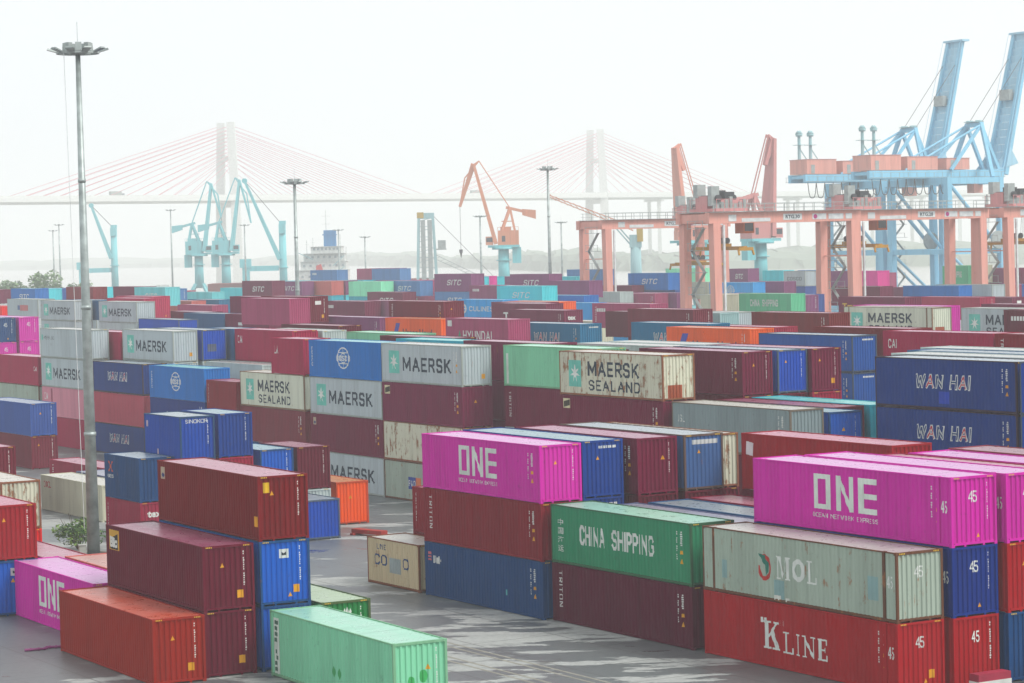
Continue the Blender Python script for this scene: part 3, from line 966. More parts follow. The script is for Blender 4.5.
def rtg(u, v, trolley, hoist, number, label, lengthwise=7.0, span=23.5):
    """rubber tyred gantry: local x along the rows (near frame at 0, far frame at -7), y across the block"""
    r = empty('gantry_crane', yard(u, v), TH)
    tag(r, label, 'gantry crane', 'pink gantry cranes over the far container blocks')
    S = SM['salmon']
    X = (0.0, -lengthwise)
    for y in (0, span):
        for x in X:
            m = MB()
            fl = .25 if x == 0 else -.25
            m.beam((x + fl, y, 1.9), (x, y, 20.9), 1.15, 1.15, 1.2, 1.2)
            m.build('leg', S, r)
        m = MB(); m.beam((X[0] + 1.6, y, 1.5), (X[1] - 1.6, y, 1.5), .9, 1.1)
        m.build('sill_beam', S, r)
        m = MB(); m.beam((X[0], y, 15.9), (X[1], y, 15.9), .16, .16)
        m.build('tie_rod', S, r)
        for x in (X[0] + 1.2, X[0] - .6, X[1] + .6, X[1] - 1.2):
            m = MB(); m.tube((x, y - .35, .75), (x, y + .35, .75), .75, n=14)
            m.build('wheel', SM['dark'], r)
    for x in X:
        m = MB(); m.beam((x, -1.2, 21.55), (x, span + 1.2, 21.55), 1.0, 1.5)
        g = m.build('girder', S, r)
        m = MB()
        for i in range(int(span / 1.7) + 1):
            y = -.6 + i * 1.7
            m.beam((x + .75, y, 22.3), (x + .75, y, 23.45), .06)
        m.beam((x + .75, -1, 23.45), (x + .75, span + 1, 23.45), .07)
        m.beam((x + .75, -1, 22.9), (x + .75, span + 1, 22.9), .05)
        m.beam((x + .65, -1.2, 22.34), (x + .65, span + 1.2, 22.34), .8, .06)
        m.build('walkway', SM['grey'], r)
    for y in (-.6, span + .6):
        m = MB(); m.beam((X[0], y, 21.5), (X[1], y, 21.5), .7, 1.2)
        m.build('cross_beam', S, r)
    # white cable riser on the outer face of the near leg
    m = MB(); m.beam((X[0] + .75, 1.0, 2.2), (X[0] + .75, 1.0, 20.6), .28, .28)
    m.build('cable_riser', SM['white'], r)
    # stairs zig-zag on the near leg
    m = MB()
    z, d = 2.2, 1
    while z < 20:
        m.beam((X[0] - 1.2 if d > 0 else X[0] - 4.2, -.9, z), (X[0] - 4.2 if d > 0 else X[0] - 1.2, -.9, z + 3.0), .5, .06)
        m.box(X[0] - 4.8, X[0] - .9, -1.25, -.6, z + 2.95, z + 3.02)
        for xx in (X[0] - 4.6, X[0] - 2.8, X[0] - 1.0):
            m.beam((xx, -1.22, z + 3.0), (xx, -1.22, z + 4.0), .05)
        m.beam((X[0] - 4.8, -1.22, z + 4.0), (X[0] - .9, -1.22, z + 4.0), .05)
        z += 3.0; d = -d
    m.build('stairs', SM['grey'], r)
    # trolley
    t = trolley
    m = MB()
    m.box(X[1] + .3, X[0] - .3, t - 2.6, t + 2.6, 22.45, 22.85)
    m.box(X[1] + 1.2, X[0] - 3.0, t - 2.2, t + .4, 22.85, 24.6)
    m.box(X[1] + 4.2, X[0] - .8, t - 1.4, t + 2.3, 22.85, 24.0)
    for yy in (-2.5, -1.2, .2, 1.4, 2.5):
        for xx in (X[0] - .35, X[1] + .35):
            m.beam((xx, t + yy, 22.85), (xx, t + yy, 24.1), .07)
    for xx in (X[0] - .35, X[1] + .35):
        m.beam((xx, t - 2.6, 24.1), (xx, t + 2.6, 24.1), .07)
    tr = m.build('trolley', SM['red'], r)
    m = MB()
    for yy in (-1.6, .9):
        m.tube((X[0] - 1.0, t + yy, 24.3), (X[1] + 1.5, t + yy, 24.3), .42, n=10)
    m.box(X[0] - 2.6, X[0] - 1.1, t - .6, t + 1.0, 24.0, 25.1)
    m.box(X[1] + .8, X[1] + 2.2, t + .6, t + 2.2, 24.0, 25.4)
    m.build('hoist_drum', SM['dark'], tr)
    m = MB()
    for q in range(7):
        yy = t - 2.3 + q * .75
        m.box(X[0] - 1.6 - .3 * (q % 3), X[0] - .7, yy, yy + .5, 22.85, 23.4 + .35 * ((q * 5) % 4))
        m.beam((X[1] + .5, yy, 22.85), (X[1] + .5, yy, 24.4 + .3 * (q % 2)), .12)
    m.box(X[0] - 2.4, X[0] - 1.5, t - 2.5, t - 1.2, 23.2, 25.9)
    m.box(X[1] + 1.0, X[1] + 2.0, t - 2.4, t - 1.0, 24.4, 26.2)
    m.build('winch_rack', SM['grey'], tr)
    m = MB(); m.box(X[0] - 3.6, X[0] - 1.6, t + 2.8, t + 4.6, 19.4, 21.6)
    cabn = m.build('cab', paint('cab_orange', '#c8642f', .2, .3, .1), tr)
    m = MB(); m.box(X[0] - 1.62, X[0] - 1.56, t + 3.0, t + 4.4, 19.7, 21.0)
    m.build('window', SM['glass'], cabn)
    # spreader on its ropes
    hz = hoist
    m = MB()
    for xx in (-2.3, -4.7):
        for yy in (-.9, .9):
            m.tube((xx, t + yy, 22.4), (xx, t + yy * .5, hz + 1.3), .025, n=4)
    m.build('hoist_rope', SM['rope'], r)
    m = MB()
    cx = -lengthwise / 2
    m.box(cx - 6.1, cx + 6.1, t - .30, t + .30, hz - .25, hz + .25)
    for e in (-6.1, 6.1):
        m.box(cx + e - .2, cx + e + .2, t - 1.2, t + 1.2, hz - .35, hz + .1)
        for yy in (-1.15, 1.15):
            m.beam((cx + e, t + yy, hz - .2), (cx + e * 1.04, t + yy * 1.05, hz - .95), .22, .22)
    m.box(cx - 1.8, cx + 1.8, t - .8, t + .8, hz + .25, hz + .65)
    sp = m.build('spreader', SM['yellow'], r)
    m = MB()
    for xx in (-1.2, 1.2):
        for yy in (-.5, .5):
            m.tube((cx + xx - .12, t + yy, hz + 1.05), (cx + xx + .12, t + yy, hz + 1.05), .42, n=12)
    m.box(cx - 1.4, cx + 1.4, t - .2, t + .2, hz + .6, hz + .95)
    m.build('sheave', SM['dark'], sp)
    # boards on the girder face
    gx = .51
    sign_on(r, '', gx, 2.0, 3.3, 21.05, 21.95)
    sign_on(r, '', gx, 4.2, 9.0, 20.95, 21.45)
    sign_on(r, number, gx, 11.2, 14.4, 21.1, 21.95)
    s = sign_on(r, '', gx, 16.2, 18.6, 21.1, 21.9)
    m = MB(); m.tube((gx + .035, 16.7, 21.5), (gx + .05, 16.7, 21.5), .33, n=14)
    m.build('emblem', sgn('mark_magenta', '#b01c78'), s)
    sign_on(r, '', gx, 19.0, 21.6, 21.1, 21.85)
    sign_on(r, '', gx, 22.0, 23.1, 21.1, 21.85)
    for y in (0, span):
        m = MB(); m.box(.78, .80, y - .38, y + .38, 4.1, 4.8)
        m.build('sign', SM['white'], r)
    return r

def sts(u, v, label):
    """quay crane, boom up: local x along the quay, y towards the water; hinge above y = 4"""
    r = empty('quay_crane', yard(u, v), TH)
    tag(r, label, 'quay crane', 'blue quay cranes with raised booms')
    B = SM['blue']
    for y in (-3.0, -18.0):
        for x in (-10, 10):
            m = MB(); m.beam((x, y, 1.8), (x * .97, y, 31.0), 2.0 if y < -10 else 1.5, 1.5, 1.4, 1.2)
            m.build('leg', B, r)
        m = MB(); m.beam((-11.5, y, 1.6), (11.5, y, 1.6), 1.3, 1.8); m.build('sill_beam', B, r)
        m = MB(); m.beam((-9.8, y, 30.2), (9.8, y, 30.2), 1.2, 1.5); m.build('portal_beam', B, r)
        m = MB(); m.beam((-9.9, y, 14.6), (9.9, y, 14.6), .9, 1.1); m.build('tie_beam', B, r)
        for x in (-9.5, -7.5, 7.5, 9.5):
            m = MB(); m.tube((x, y - .3, .4), (x, y + .3, .4), .4, n=12); m.build('wheel', SM['dark'], r)
    for x in (-9.8, 9.8):
        m = MB(); m.beam((x, -18, 14.6), (x, -3, 14.6), .9, 1.2); m.build('tie_beam', B, r)
        m = MB(); m.beam((x, -18, 30.2), (x, -3, 30.2), 1.0, 1.4); m.build('portal_beam', B, r)
        m = MB(); m.tube((x, -17.5, 29.5), (x, -3.4, 15.2), .42); m.build('brace', B, r)
        m = MB(); m.tube((x, -17.5, 14.0), (x, -3.4, 2.5), .34); m.build('brace', B, r)
    for x in (-2.8, 2.8):
        m = MB(); m.beam((x, -34.5, 31.9), (x, 4.2, 31.9), .9, 1.8); m.build('girder', B, r)
    m = MB()
    for i in range(8):
        y = -34 + i * 5.3
        m.beam((-2.8, y, 32.2), (2.8, y, 32.2), .5, .7)
    m.build('cross_tie', B, r)
    m = MB()
    for x in (-3.9, 3.9):
        m.beam((x, -34.5, 31.2), (x, 3.5, 31.2), .9, .08)
        m.beam((x * 1.1, -34.5, 32.3), (x * 1.1, 3.5, 32.3), .06)
        for i in range(16):
            m.beam((x * 1.1, -34.3 + i * 2.45, 31.2), (x * 1.1, -34.3 + i * 2.45, 32.3), .06)
    m.build('walkway', SM['grey'], r)
    # raised boom
    tip = Vector((0, 13.2, 64.0))
    foot = Vector((0, 4.6, 31.8))
    for x in (-2.7, 2.7):
        m = MB(); m.beam(foot + Vector((x, 0, 0)), tip + Vector((x * .8, 0, 0)), .8, 1.9, .6, 1.2); m.build('boom_girder', B, r)
    m = MB()
    for i in range(19):
        k = (i + .5) / 19
        p = foot.lerp(tip, k)
        m.beam(p + Vector((-2.4, 0, 0)), p + Vector((2.4, 0, 0)), .12, 1.62)
    for x in (-3.3, 3.3):
        m.beam(foot + Vector((x, -.4, 0)), tip + Vector((x * .85, -.4, 0)), .5, .08)
        m.beam(foot + Vector((x * 1.1, -1.3, 0)), tip + Vector((x * .95, -1.3, 0)), .06)
    m.box(-3.4, 3.4, tip.y - 1.0, tip.y + 1.2, tip.z - .2, tip.z + .25)
    for x in (-2.9, 2.9):
        m.hexa([(x - .2, 1.0, 32.6), (x + .2, 1.0, 32.6), (x + .2, 8.6, 34.2), (x - .2, 8.6, 34.2), (x - .2, 4.2, 33.0), (x + .2, 4.2, 33.0), (x + .2, 6.2, 38.0), (x - .2, 6.2, 38.0)])
    m.build('boom_deck', paint('crane_blue_grey_hazed', '#9ccbe0', .2, .2, .05), r)  # boom blue paled for haze too
    m = MB()
    q = foot.lerp(tip, .56)
    m.box(-1.6, 1.6, q.y - 2.0, q.y - .8, q.z - 1.2, q.z + 1.2)
    m.build('boom_latch', SM['grey'], r)
    # apex frame and stays
    m = MB()
    for x in (-1, 1):
        m.beam((x * 7.5, -3, 31), (x * 2.4, -1.6, 43.2), .8, .8)
        m.beam((x * 4.0, -12, 32.8), (x * 2.4, -1.6, 43.0), .6, .6)
        m.beam((x * 2.6, 3.2, 32.6), (x * 2.4, -1.6, 42.6), .7, .7)
    m.beam((-2.6, -1.6, 43.0), (2.6, -1.6, 43.0), 1.0, 1.0)
    m.build('apex_frame', B, r)
    m = MB()
    for x in (-1.6, 1.6):
        m.tube((x, -1.6, 43.4), (x, -1.6, 44.0), .8, n=12)
    m.box(-2.2, 2.2, -2.8, -.6, 43.6, 43.75)
    m.build('sheave', SM['greyteal'], r)
    for x in (-2.5, 2.5):
        m = MB(); m.tube((x, -1.9, 42.9), (x * 1.1, -24, 32.9), .24, n=6); m.build('stay', B, r)
    for x in (-2.2, 2.2):
        m = MB(); m.tube((x, -1.2, 43.6), (x, foot.lerp(tip, .82).y - .8, foot.lerp(tip, .82).z), .07, n=4); m.build('stay', SM['rope'], r)
    # machinery houses
    for (y0, y1, x0, x1, h) in ((-34.0, -25.6, -3.2, 3.2, 3.3), (-23.6, -15.0, -3.4, 3.0, 2.9), (-12.6, -6.0, -3.2, 3.2, 2.5)):
        m = MB(); m.box(x0, x1, y0, y1, 32.9, 32.9 + h)
        hs = m.build('machinery_house', SM['salmon'], r)
        m = MB(); m.box(x0 - .12, x1 + .12, y0 - .12, y1 + .12, 32.9 + h, 33.0 + h)
        m.build('roof', SM['red'], hs)
        m = MB(); m.box(x1, x1 + .04, y0 + 1.2, y0 + 2.2, 33.0, 35.0); m.build('door', SM['grey'], hs)
    # twin lamp masts at the back
    for y in (-32.9, -29.7):
        m = MB(); m.tube((-1, y, 32.8), (-1, y, 41.6), .42, .34, n=8)
        m.tube((-1, y, 41.6), (-1, y, 42.2), .7, .85, n=12)
        m.tube((-1, y, 42.2), (-1, y, 42.9), .85, .4, n=12)
        m.box(-2.1, .1, y - 1.0, y + 1.0, 39.6, 39.7)
        m.beam((-1, y, 39.0), (-1, y + 4.8, 32.9), .18)
        m.build('mast', SM['greyteal'], r)
    # festoon cables
    m = MB()
    for i in range(9):
        y0 = -34 + i * 2.4
        m.path([(3.4, y0 + 2.4 * k / 8, 30.9 - 3.4 * (1 - (2 * k / 8 - 1) ** 4)) for k in range(9)], .11, 4)
    m.build('festoon_cable', SM['rope'], r)
    # trolley, cab and stair tower
    m = MB(); m.box(-3.3, 3.3, -9.5, -5.0, 30.3, 31.0); m.box(-2, 2, -8.6, -5.8, 29.6, 30.3)
    tr = m.build('trolley', SM['grey'], r)
    m = MB(); m.box(1.0, 3.4, -4.9, -2.4, 27.6, 30.1); m.build('cab', SM['salmon'], tr)
    m = MB()
    for k in range(9):
        z = 3 + 3 * k
        y0, y1 = (-16.6, -13.6) if k % 2 else (-13.6, -16.6)
        m.beam((-10.9, y0, z), (-10.9, y1, z + 3), .7, .12)
        m.box(-11.4, -10.4, -17.2, -13.0, z + 2.95, z + 3.03)
        for yy in (-17.1, -13.1):
            m.beam((-11.3, yy, z + 3), (-11.3, yy, z + 4), .07)
        m.beam((-11.3, -17.1, z + 4), (-11.3, -13.1, z + 4), .06)
    m.build('stairs', SM['grey'], r)
    m = MB(); m.tube((10.9, -5.0, 17.0), (11.5, -5.0, 17.0), 2.0, n=24)
    m.tube((10.7, -5.0, 17.0), (10.9, -5.0, 17.0), .5, n=12)
    m.build('cable_reel', SM['grey'], r)
    return r

def luffer(loc, label, mats, side=1, rz=0.0, jibtop=(7.0, 45.0), fly=(11.5, 33.0), scale=1.0, group='jib cranes along the quay', hook=True, jibfoot=2.2):
    """portal jib crane; local x is the jib direction times side"""
    r = empty('jib_crane', loc, rz)
    tag(r, label, 'jib crane', group)
    low, top = mats
    s = side
    m = MB(); m.tube((0, 0, 5.5), (0, 0, 17.4), 1.75, 1.55, n=16); m.tube((0, 0, 14.0), (0, 0, 14.25), 2.2, n=16)
    m.build('pedestal', low, r)
    m = MB()
    for x in (-4.5, 4.5):
        for y in (-4.5, 4.5):
            m.beam((x, y, .8), (x * .3, y * .3, 7.0), .9, .9)
    for y in (-4.5, 4.5): m.beam((-5.4, y, .9), (5.4, y, .9), .9, 1.0)
    m.build('portal_legs', low, r)
    m = MB(); m.tube((0, 0, 17.3), (0, 0, 17.9), 3.4, n=18)
    m.box(-4.6, 4.8, -2.4, 2.4, 17.9, 18.6)
    xs = sorted((-s * 2.6, -s * 5.2))
    m.box(xs[0], xs[1], -1.2, 1.2, 13.2, 17.9)
    m.build('slewing_platform', low, r)
    xs = sorted((-s * 4.6, s * 1.6))
    m = MB(); m.box(xs[0], xs[1], -2.3, 2.3, 18.6, 22.9)
    m.box(xs[0] + .8, xs[1] - 2.2, -1.6, 1.6, 22.9, 24.0)
    for xx in (xs[0], xs[1]):
        for yy in (-2.3, 2.3): m.beam((xx, yy, 22.9), (xx, yy, 23.9), .08)
    for yy in (-2.3, 2.3): m.beam((xs[0], yy, 23.9), (xs[1], yy, 23.9), .08)
    xs0 = xs
    h = m.build('machinery_house', top, r)
    m = MB(); m.box(xs[0] + 1.2, xs[0] + 2.2, -2.34, -2.3, 19.6, 21.3); m.build('window', SM['glass'], h)
    xs = sorted((s * 3.0, s * 5.2))
    m = MB(); m.box(xs[0], xs[1], -2.6, -.6, 18.7, 21.2); c = m.build('cab', top, r)
    m = MB(); m.box(xs[0] + .2, xs[1] - .2, -2.65, -2.6, 19.6, 20.9); m.build('window', SM['glass'], c)
    jt = Vector((s * jibtop[0], 0, jibtop[1]))
    m = MB()
    for y in (-1, 1):
        m.beam((s * jibfoot, y * 1.5, 19.0), (jt.x, y * .5, jt.z), 1.2, 2.8, .8, 1.5)
    for k in range(1, 9):
        p = Vector((s * jibfoot, 0, 19.0)).lerp(jt, k / 9)
        w = 1.5 - k / 9
        m.beam((p.x, -w, p.z), (p.x, w, p.z), .25)
    m.build('jib', top, r)
    m = MB()
    ft = Vector((s * fly[0], 0, fly[1]))
    back = jt + Vector((-s * 1.6, 0, 1.0))
    for y in (-.45, .45):
        m.beam((jt.x, y, jt.z + .2), (ft.x, y * .6, ft.z), .6, 1.5, .45, .8)
        mid = jt.lerp(ft, .35) + Vector((s * 1.2, y, .4))
        m.beam((back.x, y, back.z), mid, .35); m.beam(mid, (ft.x, y * .6, ft.z), .35)
        m.beam((jt.x, y, jt.z), (back.x, y, back.z), .3)
    m.build('fly_jib', top, r)
    m = MB()
    at = Vector((-s * 2.2, 0, 29.5))
    for y in (-1.3, 1.3):
        m.beam((s * .6, y * 1.3, 22.2), (at.x, y * .6, at.z), .8)
        m.beam((-s * 3.6, y * 1.3, 22.2), (at.x, y * .6, at.z), .65)
        m.beam((s * .4, y, 25.6), (-s * 3.0, y, 25.6), .25)
    m.build('tower_frame', top, r)
    m = MB()
    for y in (-.6, .6): m.tube((at.x, y, at.z), (back.x, y * .7, back.z), .16, n=6)
    m.build('back_stay', top, r)
    m = MB()
    e = at + Vector((-s * 6.0, 0, -2.4))
    for y in (-.7, .7): m.beam((at.x + s * 1.2, y, at.z + .2), (e.x, y, e.z + .8), .45, .8)
    m.hexa([(e.x + s * q[0], q[1], e.z + q[2]) for q in ((-1.6, -1.1, -1.0), (2.4, -1.1, .2), (2.4, 1.1, .2), (-1.6, 1.1, -1.0), (-1.6, -1.1, 1.6), (2.4, -1.1, 2.0), (2.4, 1.1, 2.0), (-1.6, 1.1, 1.6))])
    m.build('counterweight', top, r)
    if hook:
        m = MB()
        for y in (-.3, .3): m.tube((ft.x, y, ft.z), (ft.x, y * .6, 17.6), .06, n=4)
        m.build('hoist_rope', SM['rope'], r)
        m = MB(); m.tube((ft.x, 0, 17.6), (ft.x, 0, 16.6), .55, .45, n=8); m.tube((ft.x, 0, 16.6), (ft.x, 0, 15.2), .35, .08, n=8)
        m.build('hook', SM['dark'], r)
    return r

def deck_crane(loc, label, px, ztop, tip, portal=True):
    r = empty('deck_crane', loc)
    tag(r, label, 'deck crane', 'teal column cranes beside the river')
    T = SM['teal']
    m = MB(); m.tube((0, 0, 3.0), (0, 0, ztop - 4), 2.1 * px, 1.75 * px, n=14); m.tube((0, 0, ztop - 16), (0, 0, ztop - 15.6), 2.6 * px, n=14)
    m.build('column', T, r)
    m = MB(); m.box(-1.6 * px, 1.6 * px, -1.6, 1.6, ztop - 4, ztop - .8); m.box(-1.0, 1.9 * px, -1.0, 1.0, ztop - .8, ztop + .4); m.build('column_head', T, r)
    m = MB()
    for y in (-1.3, 1.3):
        m.beam((-1.6 * px, y, ztop - 13), (tip[0], y * .5, tip[1]), .8, 1.4, .5, .7)
    m.tube((tip[0], -.9, tip[1]), (tip[0], .9, tip[1]), .9, n=10)
    m.build('jib', T, r)
    m = MB()
    for y in (-.5, .5): m.tube((-.8, y, ztop), (tip[0], y, tip[1]), .07, n=4)
    m.build('luffing_rope', SM['rope'], r)
    if portal:
        m = MB(); m.beam((-13, 0, 12.6), (-1.5, 0, 12.6), 1.6, 1.8); m.build('rest_beam', T, r)
        m = MB(); m.beam((-13, 0, 3), (-13, 0, 13), 2.4, 2.0); m.box(-15, -11.2, -1.4, 1.4, 13, 16); m.build('rest_post', T, r)
    return r

def tower_crane_mobile(loc, label):
    r = empty('harbour_crane', loc)
    tag(r, label, 'harbour crane')
    G = SM['greyteal']
    m = MB()
    for x in (-2.2, 2.2):
        for y in (-1.6, 1.6): m.beam((x * 1.35, y, 8), (x, y, 27.5), .75)
    for k in range(12):
        z = 9 + k * 1.6
        for y in (-1.6, 1.6): m.beam((-2.5, y, z), (2.5, y, z + (1.2 if k % 2 else -.1)), .14)
    m.box(-2.6, 2.6, -1.9, 1.9, 27.4, 29.2)
    m.build('tower', G, r)
    m = MB(); m.box(-1.6, -.2, -2.1, -1.9, 8, 27); m.box(.5, 1.9, -2.1, -1.9, 8, 27); m.build('ladder_cage', SM['grey'], r)
    m = MB(); m.box(-5, 5, -3.4, 3.4, 3.0, 8.2); m.build('machinery_house', G, r)
    m = MB()
    for i in range(4):
        for j in (-2.6, 2.6): m.tube((-4.4 + i * 2.9, j - .5, .8), (-4.4 + i * 2.9, j + .5, .8), .8, n=12)
    m.box(-5.6, 5.6, -3.0, 3.0, 1.0, 3.0); m.build('chassis', SM['dark'], r)
    m = MB(); m.box(2.4, 6.2, -1.6, 1.6, 17.6, 18.0); m.box(3.6, 6.0, -1.2, 1.2, 18.0, 20.6); m.build('cab', SM['grey'], r)
    m = MB(); m.box(-2.7, -.6, -2.0, -1.5, 27.6, 29.4); m.build('head_panel', SM['yellowpaint'], r)
    # lattice boom lowered to the side
    m = MB()
    A, Bq = Vector((2.6, 0, 15.5)), Vector((27, 0, 3.5))
    for y in (-.9, .9):
        for z in (-.7, .7): m.beam(A + Vector((0, y, z)), Bq + Vector((0, y * .4, z * .4)), .16)
    for k in range(16):
        p, q = A.lerp(Bq, k / 16), A.lerp(Bq, (k + 1) / 16)
        for y in (-.9, .9): m.beam(p + Vector((0, y * (1 - .6 * k / 16), -.7 * (1 - .6 * k / 16))), q + Vector((0, y * (1 - .6 * k / 16), .7 * (1 - .6 * k / 16))), .10)
    m.build('lattice_boom', SM['grey'], r)
    m = MB()
    for y in (-.6, .6): m.tube((1.8, y, 28.8), (24, y, 5.4), .06, n=4)
    m.build('stay', SM['rope'], r)
    return r

def pedestal_crane(loc, label):
    r = empty('pedestal_crane', loc)
    tag(r, label, 'pedestal crane')
    m = MB(); m.tube((0, 0, 3), (0, 0, 17.0), 1.7, 1.4, n=12); m.box(-1.6, 1.6, -1.2, 1.2, 17.0, 20.5); m.build('column', SM['greyteal'], r)
    m = MB(); m.box(.4, 2.0, -1.4, 1.4, 18.6, 23.4); m.build('cab', SM['yellowpaint'], r)
    m = MB()
    A, Bq = Vector((-.6, 0, 22.2)), Vector((-23.0, 0, 31.5))
    for y in (-.6, .6):
        for z in (-.6, .6): m.beam(A + Vector((0, y, z)), Bq + Vector((0, y * .4, z * .4)), .22)
    for k in range(14):
        p, q = A.lerp(Bq, k / 14), A.lerp(Bq, (k + 1) / 14)
        for y in (-.6, .6): m.beam(p + Vector((0, y, -.6)), q + Vector((0, y, .6)), .13)
    m.build('lattice_boom', SM['orange'], r)
    for k, x in enumerate((-1.2, -.2)):
        m = MB(); m.beam((x, 0, 17.6), (x - 5.4, 0, 24.0), .35); m.build('strut', SM['greyteal'], r)
    return r

def light_mast(loc, hz, label, rb=.36, rt=.14, detail=True, heads=10):
    r = empty('light_mast', loc)
    tag(r, label, 'light mast', 'tall floodlight masts around the yard')
    G = plain('galvanised', '#a9b4b2', .45, .35, .2)
    m = MB(); m.tube((0, 0, .0), (0, 0, hz), rb, rt, n=16)
    for k in (1, 2, 3):
        z = hz * k / 4
        rr = rb + (rt - rb) * k / 4
        m.tube((0, 0, z - .12), (0, 0, z + .12), rr * 1.13, rr * 1.13, n=16)
    m.build('pole', G, r)
    m = MB(); m.tube((0, 0, hz - .1), (0, 0, hz + .35), .42, .42, n=12)
    for i in range(20):
        a, b = 2 * math.pi * i / 20, 2 * math.pi * (i + 1) / 20
        m.beam((1.25 * math.cos(a), 1.25 * math.sin(a), hz), (1.25 * math.cos(b), 1.25 * math.sin(b), hz), .12)
    for i in range(6):
        a = 2 * math.pi * i / 6
        m.beam((0, 0, hz + .1), (1.25 * math.cos(a), 1.25 * math.sin(a), hz), .1)
    m.tube((0, 0, hz + .3), (0, 0, hz + 1.9), .015, n=4)
    m.build('head_ring', SM['grey'], r)
    for i in range(heads):
        a = 2 * math.pi * (i + .3) / heads
        c, s = math.cos(a), math.sin(a)
        R = Matrix.Rotation(a, 4, 'Z')
        m = MB()
        pts = [(1.22, -.20, .0), (1.86, -.26, .20), (1.86, .26, .20), (1.22, .20, .0), (1.22, -.12, .10), (1.80, -.20, .30), (1.80, .20, .30), (1.22, .12, .10)]
        m.hexa([tuple(R @ Vector(p) + Vector((0, 0, hz))) for p in pts])
        fl = m.build('floodlight', plain('floodlight_body', '#8e9896', .5, .3), r)
        if detail:
            m = MB()
            m.quad([tuple(R @ Vector(p) + Vector((0, 0, hz))) for p in ((1.26, -.18, .006), (1.84, -.23, .184), (1.84, .23, .184), (1.26, .18, .006))])
            m.build('lens', plain('floodlight_lens', '#aab4b4', .15), fl)
    if detail:
        m = MB(); m.tube((-.75, -.6, hz), (-.45, -.5, 2.0), .018, n=4)
        if rt < .16: m.build('cord', SM['white'], r)
        for i in range(7):
            a = 2 * math.pi * (i + .5) / 7
            R = Matrix.Rotation(a, 4, 'Z')
            m = MB()
            m.hexa([tuple(R @ Vector(p) + Vector((0, 0, hz))) for p in ((.62, -.2, .12), (.92, -.2, .12), (.92, .2, .12), (.62, .2, .12), (.58, -.18, .62), (.88, -.18, .62), (.88, .18, .62), (.58, .18, .62))])
            m.build('gear_box', SM['grey'], r)
    return r

def ship(loc, label):
    r = empty('cargo_ship', loc)
    tag(r, label, 'ship')
    Wt = plain('ship_white', '#d6dad6', .5)
    m = MB()
    m.hexa([(-40, -7, -2.9), (38, -7, -2.9), (38, 7, -2.9), (-40, 7, -2.9), (-40, -8, 7.6), (44, -8, 7.6), (44, 8, 7.6), (-40, 8, 7.6)])
    m.build('hull', paint('hull_red', '#7c2f2c', .2, .4, .2), r)
    tiers = [(-8, 9, -6.5, 6.5, 7.6, 11.4), (-7.4, 8.6, -6, 6, 11.4, 14.4), (-6.4, 8.0, -5.6, 5.6, 14.4, 17.2), (-3.6, 7.0, -7.5, 7.5, 17.2, 19.6)]
    for t in tiers:
        m = MB(); m.box(*t); m.box(t[0] - .4, t[1] + .4, t[2] - .4, t[3] + .4, t[5], t[5] + .12)
        d = m.build('deckhouse', Wt, r)
        m = MB()
        for i in range(7):
            x = t[0] + 1.2 + i * (t[1] - t[0] - 2.4) / 6
            m.box(x - .4, x + .4, t[2] - .03, t[2], t[4] + 1.2, t[4] + 2.0)
        m.build('window', plain('ship_window_hazed', '#9aa6aa', .3), d)  # glass paled to stand in for haze over the ship
    m = MB(); m.box(.6, 4.8, -2, 2, 19.6, 25.4); m.box(.2, 5.0, -2.2, 2.2, 23.6, 24.0)
    m.build('funnel', paint('funnel_blue', '#2a7ab0', .2, .2, .05), r)
    m = MB(); m.tube((1.4, 0, 25), (1.4, 0, 32.5), .16, .08, n=6); m.beam((-.4, 0, 30.4), (3.2, 0, 30.4), .1); m.beam((0, 0, 27.6), (2.8, 0, 27.6), .1); m.build('mast', Wt, r)
    m = MB(); m.hexa([(-2.4, -8.2, 8.4), (1.4, -8.2, 8.4), (1.4, -6.8, 8.4), (-2.4, -6.8, 8.4), (-1.8, -8.0, 13.0), (-.2, -8.0, 13.6), (-.2, -7.0, 13.6), (-1.8, -7.0, 13.0)])
    m.build('lifeboat', paint('lifeboat_red', '#c23a3c', .2, .2, 0), r)
    for x, z, h in ((-5.4, 17.2, 4.8), (-3.2, 17.2, 5.6), (6.4, 19.6, 4.2), (8.4, 14.4, 5.0)):
        m = MB(); m.tube((x, -2, z), (x, -2, z + h), .14, n=5); m.beam((x - .6, -2, z + h * .7), (x + .6, -2, z + h * .7), .1); m.build('antenna', Wt, r)
    m = MB(); m.beam((-8, -6.8, 17.6), (-3, -6.8, 15.2), .25); m.beam((4, -6.8, 12.8), (8, -6.8, 16.4), .25); m.beam((4, -6.8, 9.4), (8, -6.8, 12.6), .25); m.build('davit', SM['greyteal'], r)
    return r

def barge(loc, label, L=30, colr='#a8a48c', rz=0.0):
    r = empty('barge', loc, rz)
    tag(r, label, 'barge')
    m = MB(); m.hexa([(-L / 2 + 2, -4, -2.9), (L / 2 - 3, -4, -2.9), (L / 2 - 3, 4, -2.9), (-L / 2 + 2, 4, -2.9), (-L / 2, -4.6, 2.2), (L / 2, -4.6, 3.6), (L / 2, 4.6, 3.6), (-L / 2, 4.6, 2.2)])
    m.build('hull', plain('barge_hull', colr, .7), r)
    m = MB(); m.box(-L / 2 + 2, -L / 2 + 7, -3, 3, 2.2, 6.4); m.build('wheelhouse', plain('ship_white', '#d6dad6', .5), r)
    return r

